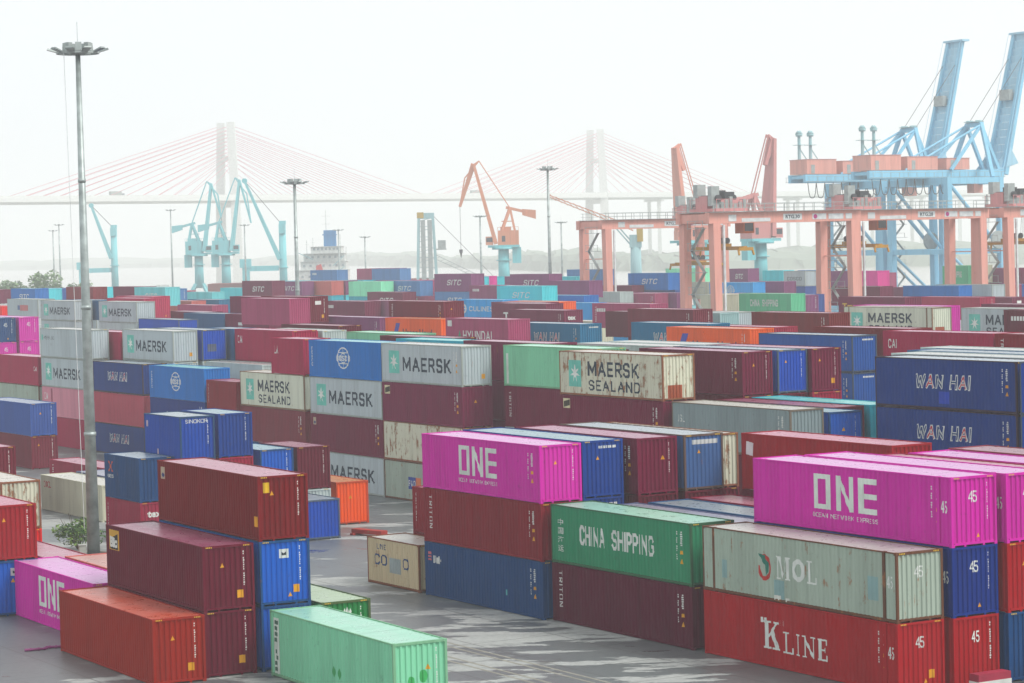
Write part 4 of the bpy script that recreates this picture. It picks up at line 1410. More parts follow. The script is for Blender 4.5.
def bridge():
    r = empty('cable_stayed_bridge', (0, 0, 0))
    tag(r, 'pale cable-stayed bridge with tall pylons and reddish stays, faint in the haze', 'bridge')
    pts = [Vector((-900, 1065, 52.7)), Vector((-332, 1490, 52.7)), Vector((-181, 1642, 52.7)), Vector((-61, 1776, 52.7)), Vector((62, 1870, 52.7)), Vector((236, 2062, 52.7)), Vector((540, 2369, 52.7)), Vector((1200, 2980, 52.7))]
    A, Bq = Vector((-332, 1492, 52.7)), Vector((540, 2350, 52.7))
    d = (Bq - A).normalized()
    n = Vector((d.y, -d.x, 0))
    conc = plain('bridge_concrete_hazed', '#dfe2de', .8)  # concrete whitened so its colour carries part of the haze
    s0, s1 = A - d * 700, Bq + d * 900
    m = MB()
    m.beam(s0, s1, 22, 2.6)
    m.beam(s0 + n * 10.6 + Vector((0, 0, 1.9)), s1 + n * 10.6 + Vector((0, 0, 1.9)), .5, 1.2)
    m.beam(s0 - n * 10.6 + Vector((0, 0, 1.9)), s1 - n * 10.6 + Vector((0, 0, 1.9)), .5, 1.2)
    m.beam(s0 + Vector((0, 0, -1.8)), s1 + Vector((0, 0, -1.8)), 9, 1.6)
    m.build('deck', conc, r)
    cab = plain('stay_red_hazed', '#d0848e', .6)  # cable red paled, haze put into the colour
    def at_px(P):  # nearest point on the deck axis
        return A + d * (P - A).dot(d)
    pyl = [at_px(Vector((-181, 1642, 52.7))), at_px(Vector((70, 1878, 52.7)))]
    for c in pyl:
        m = MB()
        for k in (-1, 1):
            m.beam(c + n * 9.0 * k + Vector((0, 0, -55.6)), c + n * 7.5 * k + Vector((0, 0, -2)), 6.6, 6.6, 5.6, 5.6)
            m.beam(c + n * 7.5 * k + Vector((0, 0, -2)), c + n * 5.0 * k + Vector((0, 0, 49)), 5.6, 5.6, 5.0, 5.0)
        for z, w in ((-4, 15), (26, 12)):
            m.beam(c + n * w / 2 + Vector((0, 0, z)), c - n * w / 2 + Vector((0, 0, z)), 3.6, 3.2)
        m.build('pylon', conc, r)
        for k in (-1, 1):
            for e in (-1, 1):
                for i in range(12):
                    f = (i + 1) / 12
                    m = MB()
                    m.tube(c + n * (5.0 + 1.4 * (1 - f)) * k + Vector((0, 0, 20 + 27 * f)), c + d * e * (14 + 150 * f) + n * 9.6 * k + Vector((0, 0, 1.4)), .17, n=4)
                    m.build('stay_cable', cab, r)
    L = (s1 - s0).length
    i = 0
    while i * 55 < L:
        c = s0 + d * i * 55
        if (c - pyl[1]).dot(d) > 0 and all((c - p).length > 40 and abs((c - p).dot(d)) > 30 for p in pyl) and not (0 < (c - pyl[0]).dot(d) < (pyl[1] - pyl[0]).dot(d)):
            m = MB()
            for k in (-5, 5):
                m.beam(c + n * k + Vector((0, 0, -55.6)), c + n * k + Vector((0, 0, -3)), 2.6, 2.6)
            m.beam(c + n * 9 + Vector((0, 0, -3.4)), c - n * 9 + Vector((0, 0, -3.4)), 2.6, 2.0)
            m.build('pier', conc, r)
        i += 1
    for k, (x, hh) in enumerate(((-120, 3.2), (190, 2.8))):
        c = A + d * (x + 250) + Vector((0, 0, 1.3)) - n * 6
        t = empty('lorry', c, math.atan2(d.y, d.x))
        tag(t, ('box lorry crossing the hazy bridge near its west pylon' if k == 0 else 'smaller lorry crossing the hazy bridge between the pylons'), 'lorry')
        m = MB(); m.box(-5, 3, -1.2, 1.2, .9, hh + .9); m.build('cargo_box', plain('lorry_grey', '#8f9890', .6), t)
        m = MB(); m.box(3.2, 5.2, -1.1, 1.1, .6, 2.8); m.build('cab', plain('lorry_cab', '#6d7880', .5), t)
        for xx in (-4, -2.8, 4.2):
            m = MB(); m.tube((xx, -1.2, .5), (xx, 1.2, .5), .5, n=10); m.build('wheel', SM['dark'], t)

def leafy(name, center, radii, count, size, mats, parent, seed, clump=9):
    r = random.Random(seed)
    m = MB()
    cl = []
    for _ in range(clump):
        t = r.uniform(0, 2 * math.pi); q = r.uniform(-.5, 1)
        k = r.uniform(.45, .85)
        cl.append((Vector((math.cos(t) * radii[0] * k * math.sqrt(max(.1, 1 - q * q * .8)), math.sin(t) * radii[1] * k * math.sqrt(max(.1, 1 - q * q * .8)), q * radii[2] * .7)), r.uniform(.35, .62), r.random() < .5))
    for i in range(count):
        c, k, dk = r.choice(cl)
        v = Vector((r.gauss(0, 1), r.gauss(0, 1), r.gauss(0, 1))).normalized() * (r.random() ** .4)
        p = Vector(center) + c + Vector((v.x * radii[0] * k, v.y * radii[1] * k, v.z * radii[2] * k))
        a = Vector((r.gauss(0, 1), r.gauss(0, 1), r.gauss(0, .6))).normalized()
        b = a.cross(Vector((r.gauss(0, 1), r.gauss(0, 1), r.gauss(0, 1))).normalized())
        s = size * r.uniform(.6, 1.3)
        m.mi = r.choice((0, 1)) if r.random() < .35 else (0 if dk else 1)
        m.quad([p - a * s, p + b * s * .4, p + a * s, p - b * s * .4])
    me = bpy.data.meshes.new(name); m.bm.to_mesh(me); m.bm.free()
    for x in mats: me.materials.append(x)
    return link(name, me, parent)
def leafmat(name, hexcol):
    M = Mat(name)
    f = M.noise(M.coords((1, 1, 1)), 2.0, 4)
    c = srgb(hexcol)
    M.l(M.mix(M.ramp(f, .35, .7), c, tuple(x * .6 for x in c[:3]) + (1,)), M.b.inputs['Base Color'])
    M.b.inputs['Roughness'].default_value = .6
    return M.m
def tree(loc, h, rad, label, seed, n=1500):
    r = empty('broadleaf_tree', loc)
    tag(r, label, 'tree', 'trees at the far edge of the yard')
    m = MB()
    rr = random.Random(seed)
    m.tube((0, 0, 0), (0, 0, h * .55), .38, .22, n=8)
    for k in range(7):
        a = k * 2.4 + rr.uniform(0, .6)
        m.tube((0, 0, h * (.3 + .035 * k)), (math.cos(a) * rad * .6, math.sin(a) * rad * .6, h * (.58 + .05 * k)), .14, .05, n=5)
    m.build('trunk', plain('bark', '#4a3f34', .9), r)
    leafy('crown', (0, 0, h * .68), (rad, rad, h * .32), n, .62, [leafmat('leaf_dark_%d' % seed, '#5c7a50'), leafmat('leaf_light_%d' % seed, '#7a9a62')], r, seed, 12)
    return r
# ------------------------------------------------------------------ placing the large things
rtg(-283.0, 199.3, 3.2, 17.4, 'RTG.30', 'pink gantry crane with machinery on its trolley and the RTG.30 board')
rtg(-288.5, 227.6, 2.6, 17.2, 'RTG.28', 'pink gantry crane with RTG.28 board in front of the blue quay cranes')
rtg(-288.0, 255.9, 4.0, 17.0, 'RTG.27', 'pink gantry crane cut by the picture edge beside the blue quay cranes')
rtg(-354.0, 227.6, 20.3, 14.6, 'RTG.29', 'pink gantry crane with RTG.29 board standing alone over the far rows')
sts(-466.5, 386.2, 'blue quay crane with raised boom and pink machinery houses, the shorter looking one')
sts(-443.5, 386.2, 'blue quay crane with raised boom cut by the top picture edge')
OR, TE = (SM['teal'], SM['orange']), (SM['teal'], SM['teal'])
luffer((-1.8, 754.6, 0), 'orange jib crane on teal pedestal with its hook hanging down', OR, -1, 0, (8.2, 42.6), (12.6, 30.2))
luffer((47.5, 672.4, 0), 'orange red jib crane half hidden behind the gantry machinery', (SM['teal'], paint('crane_orange_red_hazed', '#d8907c', .2, .3, .1)), -1, .5, (3.9, 43.0), (1.4, 37.0), hook=False)  # jib paint paled to carry haze
luffer((63.0, 640.0, 0), 'dull red jib crane with upright jib beside the blue quay crane', (SM['teal'], paint('crane_dull_red_hazed', '#c88480', .2, .3, .1)), 1, .6, (4.6, 43.6), (2.0, 37.0), hook=False)  # red paled to carry haze
luffer((-115.6, 947.4, 0), 'teal jib crane, the first of the two standing before the bridge pylon', TE, 1, 0, (5.4, 44.0), (8.8, 31.5))
luffer((-103.6, 930.0, 0), 'teal jib crane directly in front of the bridge pylon', TE, 1, 0, (5.8, 44.6), (9.6, 29.0), hook=False)
deck_crane((-158.2, 1020, 0), 'teal column crane with slanting jib behind the tall lamp mast', .70, 30.2, (-8.6, 38.6))
deck_crane((-79.0, 888, 0), 'teal column crane with long jib slanting up beside the slim lamp mast', .68, 28.6, (-12.6, 43.2))
tower_crane_mobile((-25.9, 795.5, 0), 'grey teal harbour crane tower with lowered lattice boom')
pedestal_crane((34.3, 693.5, 0), 'slim grey pedestal crane with yellow cab and orange lattice boom')
ship((-66.0, 900, 0), 'white ship superstructure with blue funnel behind the slate container')
barge((-4.0, 1180, 0), 'pale flat barge out on the river near the orange jib crane', 40)
barge((-112, 1010, 0), 'low pale barge moored below the teal jib cranes', 60, '#9c9c90')
bridge()

def fm(px_loc, hz, label, **k): light_mast(px_loc, hz, label, .36, .18, k.get('detail', False), 10 if k else 8)
light_mast((-25.98, 155.69, 0), 31.0, 'tall grey lamp mast rising beside the pale cream container', .40, .15, True, 10)
fm((-27.1, 324.0, 0), 27.1, 'slim lamp mast in front of the ship and plum containers', detail=True)
fm((6.7, 427.6, 0), 31, 'slim lamp mast between the orange jib crane and the first pink gantry', detail=True)
fm((-7.0, 620.0, 0), 25.6, 'lamp mast directly before the orange jib crane')
fm((14.1, 690.0, 0), 24.2, 'thin lamp mast between the second mast and the first pink gantry')
fm((-110.0, 830.0, 0), 32.6, 'thin lamp mast standing alone beside the teal jib cranes')
fm((-161.0, 900.0, 0), 27.6, 'thin lamp mast above the tree, the lower of two')
fm((-150.0, 850.0, 0), 29.0, 'thin lamp mast above the tree, the taller of two')
fm((-83.0, 800.0, 0), 26.8, 'thin lamp mast in front of the teal jib crane before the pylon')
fm((-53.6, 800.0, 0), 24.5, 'thin lamp mast right beside the white ship')
fm((-44.2, 780.0, 0), 22.0, 'thin mast between the ship and the harbour crane tower')

tree(yard(-624, 230), 14.6, 4.2, 'broad green tree beyond the blue containers at the yard edge', 5, 2600)
tree(yard(-652, 231), 12.4, 4.4, 'low bushy tree beside the broad green tree', 9, 2200)
tree(yard(-604, 231), 12.8, 3.0, 'small pale tree close to the broad green tree, under the twin masts', 12, 1500)

# near small things
b = empty('bush', (-28.0, 161.6, 0))
tag(b, 'leafy green bush growing at the foot of the tall lamp mast', 'bush')
m = MB()
for i in range(16):
    a = i * 2.4
    m.tube((0, 0, 0), (math.cos(a) * (.5 + .05 * i), math.sin(a) * (.5 + .05 * i), 1.0 + .09 * i), .03, .012, n=4)
m.build('stem', plain('twig', '#5a5038', .9), b)
leafy('foliage', (0, 0, 1.0), (1.5, 1.3, .95), 1300, .15, [leafmat('bush_dark', '#40662c'), leafmat('bush_light', '#7a9c44')], b, 21, 15)
c = empty('electrical_cabinet', (-26.55, 155.0, 0), .3)
tag(c, 'small pale electrical cabinet against the foot of the tall lamp mast', 'cabinet')
m = MB(); m.box(-.22, .2, -.2, .2, .1, 1.0); m.build('cabinet_body', plain('cabinet_grey', '#a9aca4', .6), c)
m = MB(); m.box(-.26, .24, -.24, .24, 1.0, 1.05); m.build('lid', plain('cabinet_grey', '#a9aca4', .6), c)
m = MB(); m.box(-.26, .24, -.24, .24, 0, .1); m.build('plinth', plain('quay_concrete', '#9a9a92', .8), c)
k = MB()
for i in range(9):
    a0, a1 = math.pi * 2 * i / 9, math.pi * 2 * (i + 1) / 9
    k.beam((-26 + 1.3 * math.cos(a0), 155.7 + 1.3 * math.sin(a0), .2), (-26 + 1.3 * math.cos(a1), 155.7 + 1.3 * math.sin(a1), .2), .25, .4)
tag(k.build('kerb_ring', plain('quay_concrete', '#9a9a92', .8)), 'low concrete kerb ring round the tall lamp mast', 'kerb')
k = MB(); k.box(-1.4, 1.4, -.28, .28, .12, .38); k.box(-1.3, -1.0, -.5, .5, 0, .12); k.box(1.0, 1.3, -.5, .5, 0, .12)
o = k.build('steel_beam', paint('beam_red', '#a83a34', .2, .4, .4)); o.location = (-9.6, 165.2, 0); o.rotation_euler = (0, 0, -.75)
tag(o, 'red steel beam lying on the wet ground behind the faded cream container', 'beam')
for i, (x, y, l, rz) in enumerate(((-22.95, 120.3, .55, .35), (-22.2, 120.9, .42, .2))):
    k = MB(); k.tube((-l, 0, .06), (l, .05, .06), .07, .05, n=7)
    for q in (-.5, .2, .7): k.tube((l * q - .05, 0, .06), (l * q + .05, 0, .06), .085, n=7)
    o = k.build('plastic_pipe', plain('pipe_magenta', '#8c2070', .5)); o.location = (x, y, 0); o.rotation_euler = (0, 0, rz)
    tag(o, ('longer magenta plastic scrap lying before the rust orange container', 'shorter magenta plastic scrap touching the rust orange container')[i], 'pipe')
for i, (u, v, w) in enumerate(((-79.1, 68.9, 1.75), (-79.1, 71.9, 1.75))):
    t = empty('barrier_block', yard(u, v), TH)
    tag(t, ('white concrete block with red top before the red numbered container', 'white concrete block with red top before the navy container at the picture edge')[i], 'barrier')
    m = MB(); m.box(-.3, .3, -w / 2, w / 2, 0, .48); m.build('base', plain('block_white', '#cfd2cc', .7), t)
    m = MB(); m.box(-.28, .28, -w / 2 + .02, w / 2 - .02, .48, .78); m.build('top', plain('block_red', '#a01c3c', .6), t)
# ------------------------------------------------------------------ the stacks: u, v of the near front corner, length, tiers, high-cubes, top only, detailed, turn, items from the top
STACKS = [
    (-102.22, 41.95, 40, 1, 1, False, True, -0.02705, [('rust', 'endid tri stk', 'rust orange container on the ground with a dark smudge on its end')]),
    (-102.66, 44.58, 40, 2, 2, False, True, -0.02705, [('maroon', 'bio endid tri stk', 'maroon container with small black and yellow square logo, above the rust orange one'), ('maroon', 'endid stk', 'maroon container on the ground between rust orange one and blue end')]),
    (-102.67, 47.33, 40, 3, 3, False, True, -0.02705, [('darkred', 'lblsq endid tri stkbig', 'dark red container topping a three-high stack, yellow stickers on its end'), ('blue', 'tsq endid tri stk', 'bright blue container with white square sticker, just under the dark red top one'), ('blue', '', 'blue container on the ground behind the mint green one, two layers under dark red')]),
    (-89.46, 46.93, 40, 1, 1, False, True, -0.02705, [('mint', 'vertbox endid tri spots', 'mint green container with a white vertical strip of lettering, flat on the ground')]),
    (-102.03, 49.99, 40, 1, 1, False, True, -0.02705, [('dgreen', 'diamond endid', 'dark green container with white diamond emblem, peeking out behind the mint green one')]),
    (-115.30, 44.35, 40, 1, 1, False, True, -0.02705, [('magenta', 'one', 'magenta container on the ground with big white lettering, partly behind the rust orange one')]),
    (-114.95, 47.05, 40, 1, 1, False, True, -0.02705, [('salmon', '', 'salmon roofed container behind the magenta one, next to the maroon stack')]),
    (-127.60, 47.10, 40, 1, 0, False, True, -0.02705, [('pinkred', '', 'dusky pink roofed container beside the lamp mast bush, behind the magenta one')]),
    (-127.36, 43.51, 40, 2, 2, False, True, -0.02705, [('red', 'endid tri', 'red container at the picture edge above a blue one, tall corrugated end in view'), ('blue', 'tsq tri', 'blue container with white square sticker under the red one at the picture edge')]),
    (-143.96, 49.82, 40, 2, 1, False, True, -0.02705, [('rustwhite', '', 'weathered pale grey container with rust streaked end, behind the red one'), ('redorange', '', 'bright red orange container below the weathered pale grey one')]),
    (-170.95, 57.88, 40, 2, 1, False, True, -0.02705, [('maroon2', 'endid tri', 'maroon container end at the picture edge, standing before the navy and maroon pair'), ('maroon', '', 'maroon container below the maroon end at the picture edge')]),
    (-214.00, 77.00, 40, 2, 2, False, True, 0.0, [('navy2', 'endid tri', 'dusty navy container on top of a maroon one, beside the lamp mast'), ('maroon2', 'endid tri', 'maroon container on the ground under the dusty navy one')]),
    (-167.54, 65.30, 40, 1, 0, False, True, 0.0, [('cream', 'redlogo', 'long pale cream container on the ground with red lettering at one corner')]),
    (-168.13, 68.30, 40, 1, 0, False, True, 0.0, [('lilac', '', 'lilac roofed container just behind the pale cream one')]),
    (-180.61, 70.80, 40, 1, 0, False, True, 0.0, [('pinkred', 'triton', 'dusky red container with pink roof behind the pale cream one')]),
    (-153.66, 62.50, 20, 2, 1, False, True, 0.0, [('navy', 'xlogo', 'short navy container with an orange cross mark, above a dull red short one'), ('pinkred', 'triton texend', 'dull red short container with white lettering on its end, under the navy one')]),
    (-152.64, 65.00, 20, 3, 1, False, True, 0.0, [('blue2', 'sinokor endid smalllogo', 'short blue container with white lettering along the top of its end'), ('redend', '', 'short red container right under the short blue one with end lettering'), ('maroon', '', 'short maroon container at the base of the short blue stack')]),
    (-153.33, 68.00, 20, 3, 1, False, True, 0.0, [('blue3', 'endid', 'short deep blue container without end lettering, beside the lettered short blue one'), ('redend', 'zim', 'short red container with white lettering on its end under the deep blue one'), ('navy', '', 'short navy container at the base under the white lettered red end')]),
    (-153.67, 71.10, 20, 2, 1, False, True, 0.0, [('blue', 'endid', 'short bright blue container with pale roof beside the short maroon one'), ('grey', '', 'short grey container under the bright blue pale roofed one')]),
    (-153.85, 73.90, 20, 2, 1, False, True, 0.0, [('maroon', 'endid', 'short maroon container resting on a pale grey one'), ('grey', '', 'short pale grey container under the short maroon one')]),
    (-147.16, 71.20, 20, 1, 0, False, True, 0.0, [('cobalt', '', 'short cobalt blue container standing alone on the wet ground')]),
    (-154.18, 76.90, 20, 1, 1, False, True, 0.0, [('orange', 'tri', 'short bright orange container with scratched end on the wet ground')]),
    (-120.60, 65.00, 20, 1, 0, False, True, 0.0, [('ochre', 'cosco20', 'short faded cream container with worn blue lettering and rusty base')]),
    (-120.50, 67.90, 20, 2, 0, False, True, 0.0, [('brick', 'triton', 'short dark brick container peeking out beside the magenta topped stack'), ('brick', '', 'short brick container below the other brick one, behind the faded cream one')]),
    (-107.73, 65.00, 40, 3, 3, False, True, 0.0, [('magenta', 'one sideid endid tri', 'magenta container with big white lettering topping maroon and navy ones'), ('brick', 'triton sideid', 'brick red container with white vertical lettering under the magenta one'), ('navy', 'yml sideid', 'navy container on the ground under the brick red and magenta ones')]),
    (-108.36, 67.90, 40, 3, 3, False, True, 0.0, [('blue3', 'endtop tri', 'deep blue container end beside the magenta one, lettering along its top'), ('blue3', 'endtop', 'deep blue container under the deep blue one with lettering along its top'), ('maroon', '', 'maroon container at the base behind the green lettered one')]),
    (-107.74, 70.80, 40, 3, 3, False, True, 0.0, [('maroon3', 'endid tri sideid', 'maroon container with pink roof between deep blue and dusty blue ends'), ('maroon', '', 'maroon container in the middle layer under the pink roofed maroon one'), ('navy', '', 'navy container at the base under the pink roofed maroon one')]),
    (-107.77, 73.70, 40, 3, 3, False, True, 0.0, [('dustblue', 'endplate tri', 'dusty blue container with a white plate across the top of its end'), ('maroon', '', 'maroon container beneath the dusty blue one with white plate'), ('navy', '', 'navy container at the base beneath the dusty blue one')]),
    (-110.48, 76.60, 40, 3, 2, False, True, 0.0, [('rustwhite', '', 'cream container with rusty end squeezed behind the dusty blue one'), ('maroon', '', 'maroon container beneath the cream one with rusty end'), ('grey', '', 'grey container at the base beneath the cream one with rusty end')]),
    (-94.62, 76.60, 40, 3, 3, False, True, 0.0, [('red', 'whitetag', 'long red container with pale pink roof and a white paper tag'), ('maroon', '', 'maroon container beneath the long red one with white tag'), ('grey', '', 'grey container at the base beneath the long red one')]),
    (-95.28, 65.40, 40, 2, 2, False, True, 0.0, [('green', 'china sideid', 'green container with large white lettering and vertical characters, above a maroon one'), ('maroon4', 'triton sideid', 'maroon container with white vertical lettering on the ground under the green one')]),
    (-95.30, 68.10, 40, 2, 1, False, True, 0.0, [('lilac', '', 'lilac roofed container right behind the green lettered one'), ('maroon', '', 'maroon container under the lilac roofed one')]),
    (-95.00, 71.00, 40, 2, 1, False, True, 0.0, [('steel', '', 'steel blue container with grey brown roof behind the lilac roofed one'), ('maroon', '', 'maroon container under the steel blue one')]),
    (-95.40, 73.90, 40, 2, 1, False, True, 0.0, [('pinkred', '', 'pink roofed low container between the steel blue and long red ones'), ('maroon', '', 'maroon container under the pink roofed low one')]),
    (-80.65, 65.40, 45, 2, 2, False, True, 0.0, [('greygreen', 'mol n45 n45s', 'grey green container with red and green round emblem and rust edges'), ('kred', 'kline n45 n45s tri stk sideid', 'bright red container with white serif lettering on the ground')]),
    (-80.38, 68.10, 45, 3, 3, False, True, 0.0, [('magenta', 'one n45 n45s endid tri sideid', 'magenta container with big white lettering and number on its end, above a navy one'), ('navy3', 'n45 n45s endid tri', 'navy container with white number on its end, under the magenta one'), ('kred', 'n45 endid tri', 'red container with patched number on its end at the base under navy')]),
    (-80.09, 70.80, 45, 3, 3, False, True, 0.0, [('magenta', 'n45 n45s', 'magenta container end cut by the picture edge, above a red one'), ('kred', 'tri', 'red container cut by the picture edge under the magenta end'), ('navy', 'endtop', 'navy container cut by the picture edge under the red one')]),
    (-80.39, 74.10, 45, 3, 2, False, True, 0.0, [('pinkred', '', 'container with faded rose red roof between the two pale magenta roofs'), ('red', '', 'red container under the rose red roofed one'), ('navy', '', 'navy container at the base under the rose red roofed one')]),
    (-80.09, 76.90, 45, 3, 2, False, True, 0.0, [('magenta', '', 'container with pale magenta roof, second behind the lettered magenta one'), ('navy', '', 'navy container under the second pale magenta roofed one'), ('red', '', 'red container at the base under the second pale magenta roof')]),
    (-80.75, 79.90, 45, 3, 2, False, True, 0.0, [('brownpink', '', 'container with dusty brown pink roof at the back of the magenta rows'), ('navy', '', 'navy container under the brown pink roofed one'), ('red', '', 'red container at the base under the brown pink roof')]),
    (-118.71, 88.65, 40, 3, 3, False, True, 0.0, [('steelgrey', 'js sideid', 'long plain steel grey container with small white letters, behind the long red one'), ('maroon', '', 'maroon container under the long steel grey one'), ('navy', '', 'navy container at the base under the long steel grey one')]),
    (-118.80, 91.55, 40, 3, 2, False, True, 0.0, [('blue', 'endid tri', 'blue container with pale turquoise roof next to the steel grey one'), ('maroon', '', 'maroon container under the turquoise roofed blue one'), ('grey', '', 'grey container at the base under the turquoise roofed blue one')]),
    (-122.00, 94.25, 40, 3, 2, False, True, 0.0, [('maroon', '', 'maroon container with pink roof beside the turquoise roofed one'), ('grey', '', 'grey container under the pink roofed maroon one by the turquoise roof'), ('navy', '', 'navy container at the base by the turquoise roofs')]),
    (-122.00, 97.15, 40, 3, 2, False, True, 0.0, [('teal', '', 'container with bright turquoise roof, the rear one of two'), ('maroon', '', 'maroon container under the rear turquoise roof'), ('navy', '', 'navy container at the base under the rear turquoise roof')]),
    (-131.25, 88.25, 40, 4, 4, False, True, 0.0, [('rustwhite', 'sealand rusty', 'rust streaked cream container with pale star square and dark two line lettering'), ('maroon3', 'ybox sideid', 'maroon container with small yellow and white box logo under the rust streaked cream one'), ('maroon', '', 'maroon container in the third layer below the rust streaked cream one'), ('grey', '', 'grey container at the base below the rust streaked cream one')]),
    (-143.50, 91.15, 40, 4, 4, False, True, 0.0, [('mint', 'vstrip', 'mint green container beside the rust streaked cream one'), ('maroon3', 'triton', 'maroon container with white vertical letters under the mint green one'), ('grey', '', 'grey container below the maroon one with vertical letters'), ('navy', '', 'navy container at the base of the mint green topped stack')]),
    (-135.43, 97.35, 40, 4, 3, False, True, 0.0, [('maroon3', 'sideid endid tri', 'large maroon container with yellow warning mark, behind the rust streaked cream one'), ('maroon', '', 'maroon container under the large maroon one with yellow warning mark'), ('navy', '', 'navy container in third layer below the large maroon one'), ('maroon', '', 'maroon container at the base below the large maroon one')]),
    (-135.47, 100.25, 40, 4, 3, False, True, 0.0, [('cobalt', 'endid tri', 'cobalt blue container end between two maroon ends'), ('maroon', '', 'maroon container under the cobalt blue end'), ('navy', '', 'navy container in third layer under the cobalt blue end'), ('grey', '', 'grey container at the base under the cobalt blue end')]),
    (-135.08, 102.75, 40, 4, 3, False, True, 0.0, [('maroon3', 'endid tri stk', 'maroon container end with yellow sticker beside the cobalt blue end'), ('redend', '', 'red container just showing under the maroon end with yellow sticker'), ('navy', '', 'navy container in third layer under the maroon end with yellow sticker'), ('grey', '', 'grey container at the base under the maroon end with yellow sticker')]),
    (-156.58, 88.25, 40, 4, 4, False, True, 0.0, [('palegrey', 'maersk sideid stk', 'pale grey container with turquoise star square and dark lettering, above a plum maroon one'), ('plum', 'ybox sideid tri', 'plum maroon container between pale grey and cream ones'), ('rustwhite', '', 'dirty cream container with rust stains, under the plum maroon one'), ('greygreen', 'pnlogo', 'dull grey green container on the ground with blue and orange square sign')]),
    (-168.88, 88.25, 40, 4, 4, False, True, 0.0, [('coscoblue', 'globe vert', 'mid blue container with white globe emblem beside the pale grey lettered one'), ('palegrey', 'maersk', 'grey container with star square and dark lettering under the mid blue one'), ('maroon3', 'lblsq sideid', 'wine maroon container between two grey lettered ones'), ('palegrey', 'maersk', 'grey container with dark lettering on the ground, behind the bright orange one')]),
    (-182.98, 88.65, 40, 3, 3, False, True, 0.0, [('rustcream', 'sealand', 'cream container with star square and two line dark lettering, behind the short blue ones'), ('brownred', 'sideid tri', 'brownish red container under the cream two line lettered one'), ('navy', '', 'navy container at the base under the brownish red one')]),
    (-182.88, 88.65, 20, 4, 4, True, True, 0.0, [('crimson', 'ua', 'short crimson container with white letters standing on the cream lettered one')]),
    (-195.22, 88.25, 20, 3, 0, False, True, 0.0, [('brick', 'triton', 'short brick red container squeezed between mid blue and cream lettered ones'), ('brick', '', 'short brick red container under the other squeezed one'), ('navy', '', 'short navy container at the base under the squeezed brick red ones')]),
    (-201.69, 88.25, 40, 3, 3, False, True, 0.0, [('coscoblue', 'globe vert', 'mid blue container with white globe emblem and pale turquoise roof'), ('navy3', 'china2 sideid', 'navy container under the mid blue globe one with turquoise roof'), ('navy', '', 'navy container at the base under the turquoise roofed globe one')]),
    (-215.99, 88.45, 40, 3, 3, False, True, 0.0, [('wannavy', 'wanhai stk', 'navy container with outlined white and red lettering beside the mid blue one'), ('brownpink2', '', 'faded brick pink container between two navy lettered ones'), ('wannavy', 'wanhai', 'navy container on the ground with outlined white and red lettering')]),
    (-230.02, 88.45, 40, 4, 4, False, True, 0.0, [('palegrey', 'mline', 'pale grey container with tiny dark lettering, top of the stack behind the lamp mast'), ('palegrey', 'maersk', 'pale grey container with star square and lettering beside the tall lamp mast'), ('dustpink', 'cai stripe', 'dusty pink container with faint white letters behind the lamp mast'), ('crimson', '', 'crimson container on the ground behind the lamp mast')]),
    (-242.65, 88.25, 40, 3, 3, False, True, 0.0, [('crimson', 'tri caiend', 'crimson container with pink roof under the navy and magenta ends'), ('greygreen', '', 'grey green container under the crimson one'), ('navy', '', 'navy container at the base under the grey green one')]),
    (-288.82, 100.05, 45, 4, 4, False, True, 0.0, [('navy', 'n45 endid tri', 'navy container end with white number at the picture edge'), ('magenta', 'n45', 'magenta container end with white number under the navy end'), ('navy', '', 'navy container in third layer below the numbered navy end'), ('maroon', '', 'maroon container at the base below the numbered navy end')]),
    (-288.97, 102.95, 45, 4, 4, False, True, 0.0, [('magenta', 'n45 endid', 'magenta container end with white number beside the navy end'), ('magenta', 'n45', 'magenta container end with white number under another magenta end'), ('maroon', '', 'maroon container in third layer below the two magenta ends'), ('navy', '', 'navy container at the base below the two magenta ends')]),
    (-215.57, 91.35, 40, 4, 4, False, True, 0.0, [('palegrey', 'maersk stk', 'pale grey container with clean end, star square and dark lettering, on the turquoise roof row'), ('grey', '', 'pale grey container hidden under the clean ended lettered one'), ('plum', '', 'plum container two layers under the clean ended lettered one')]),
    (-215.58, 94.25, 40, 4, 4, False, True, 0.0, [('cobalt', 'gpatch', 'blue container end with a grey patch beside the clean pale grey end'), ('grey', '', 'grey container with white roof under the blue end with grey patch')]),
    (-215.09, 97.15, 20, 4, 4, True, True, 0.0, [('steel', '', 'short steel blue container behind the blue end with grey patch')]),
    (-202.56, 97.15, 40, 4, 4, False, True, 0.0, [('crimson', 'cai', 'crimson container with white letters between the blue end and short crimson one'), ('brick', 'triton', 'brick red container with white vertical letters under the crimson lettered one')]),
    (-208.27, 100.05, 40, 4, 3, False, True, 0.0, [('redend', '', 'container with red and yellow marked end behind the short crimson one')]),
    (-208.27, 102.95, 40, 4, 3, False, True, 0.0, [('grey', '', 'container with white roof and grey end behind the short crimson one')]),
    (-210.89, 105.85, 40, 4, 4, False, True, 0.0, [('maroon', '', 'container with pink roof and maroon end behind the white roofed one')]),
    (-191.32, 102.95, 40, 4, 3, False, True, 0.0, [('mint', '', 'container with pale green roof behind the mid blue globe one')]),
    (-179.32, 100.05, 40, 4, 3, False, True, 0.0, [('maroon', '', 'container with long pale pink roof behind the pale grey lettered one')]),
    (-170.97, 97.15, 40, 4, 3, False, True, 0.0, [('teal', '', 'container with pale turquoise roof behind the pale grey lettered one')]),
    (-154.32, 94.05, 40, 4, 4, True, True, 0.0, [('plum', '', 'plum container in the gap between pale grey and mint green ones'), ('plum', '', 'plum container lower in the gap between pale grey and mint green'), ('plum', '', 'plum container deep in the gap between pale grey and mint green stacks')]),
    (-147.73, 99.85, 40, 4, 3, False, True, 0.0, [('grey', '', 'container with long white roof behind the rust streaked cream one')]),
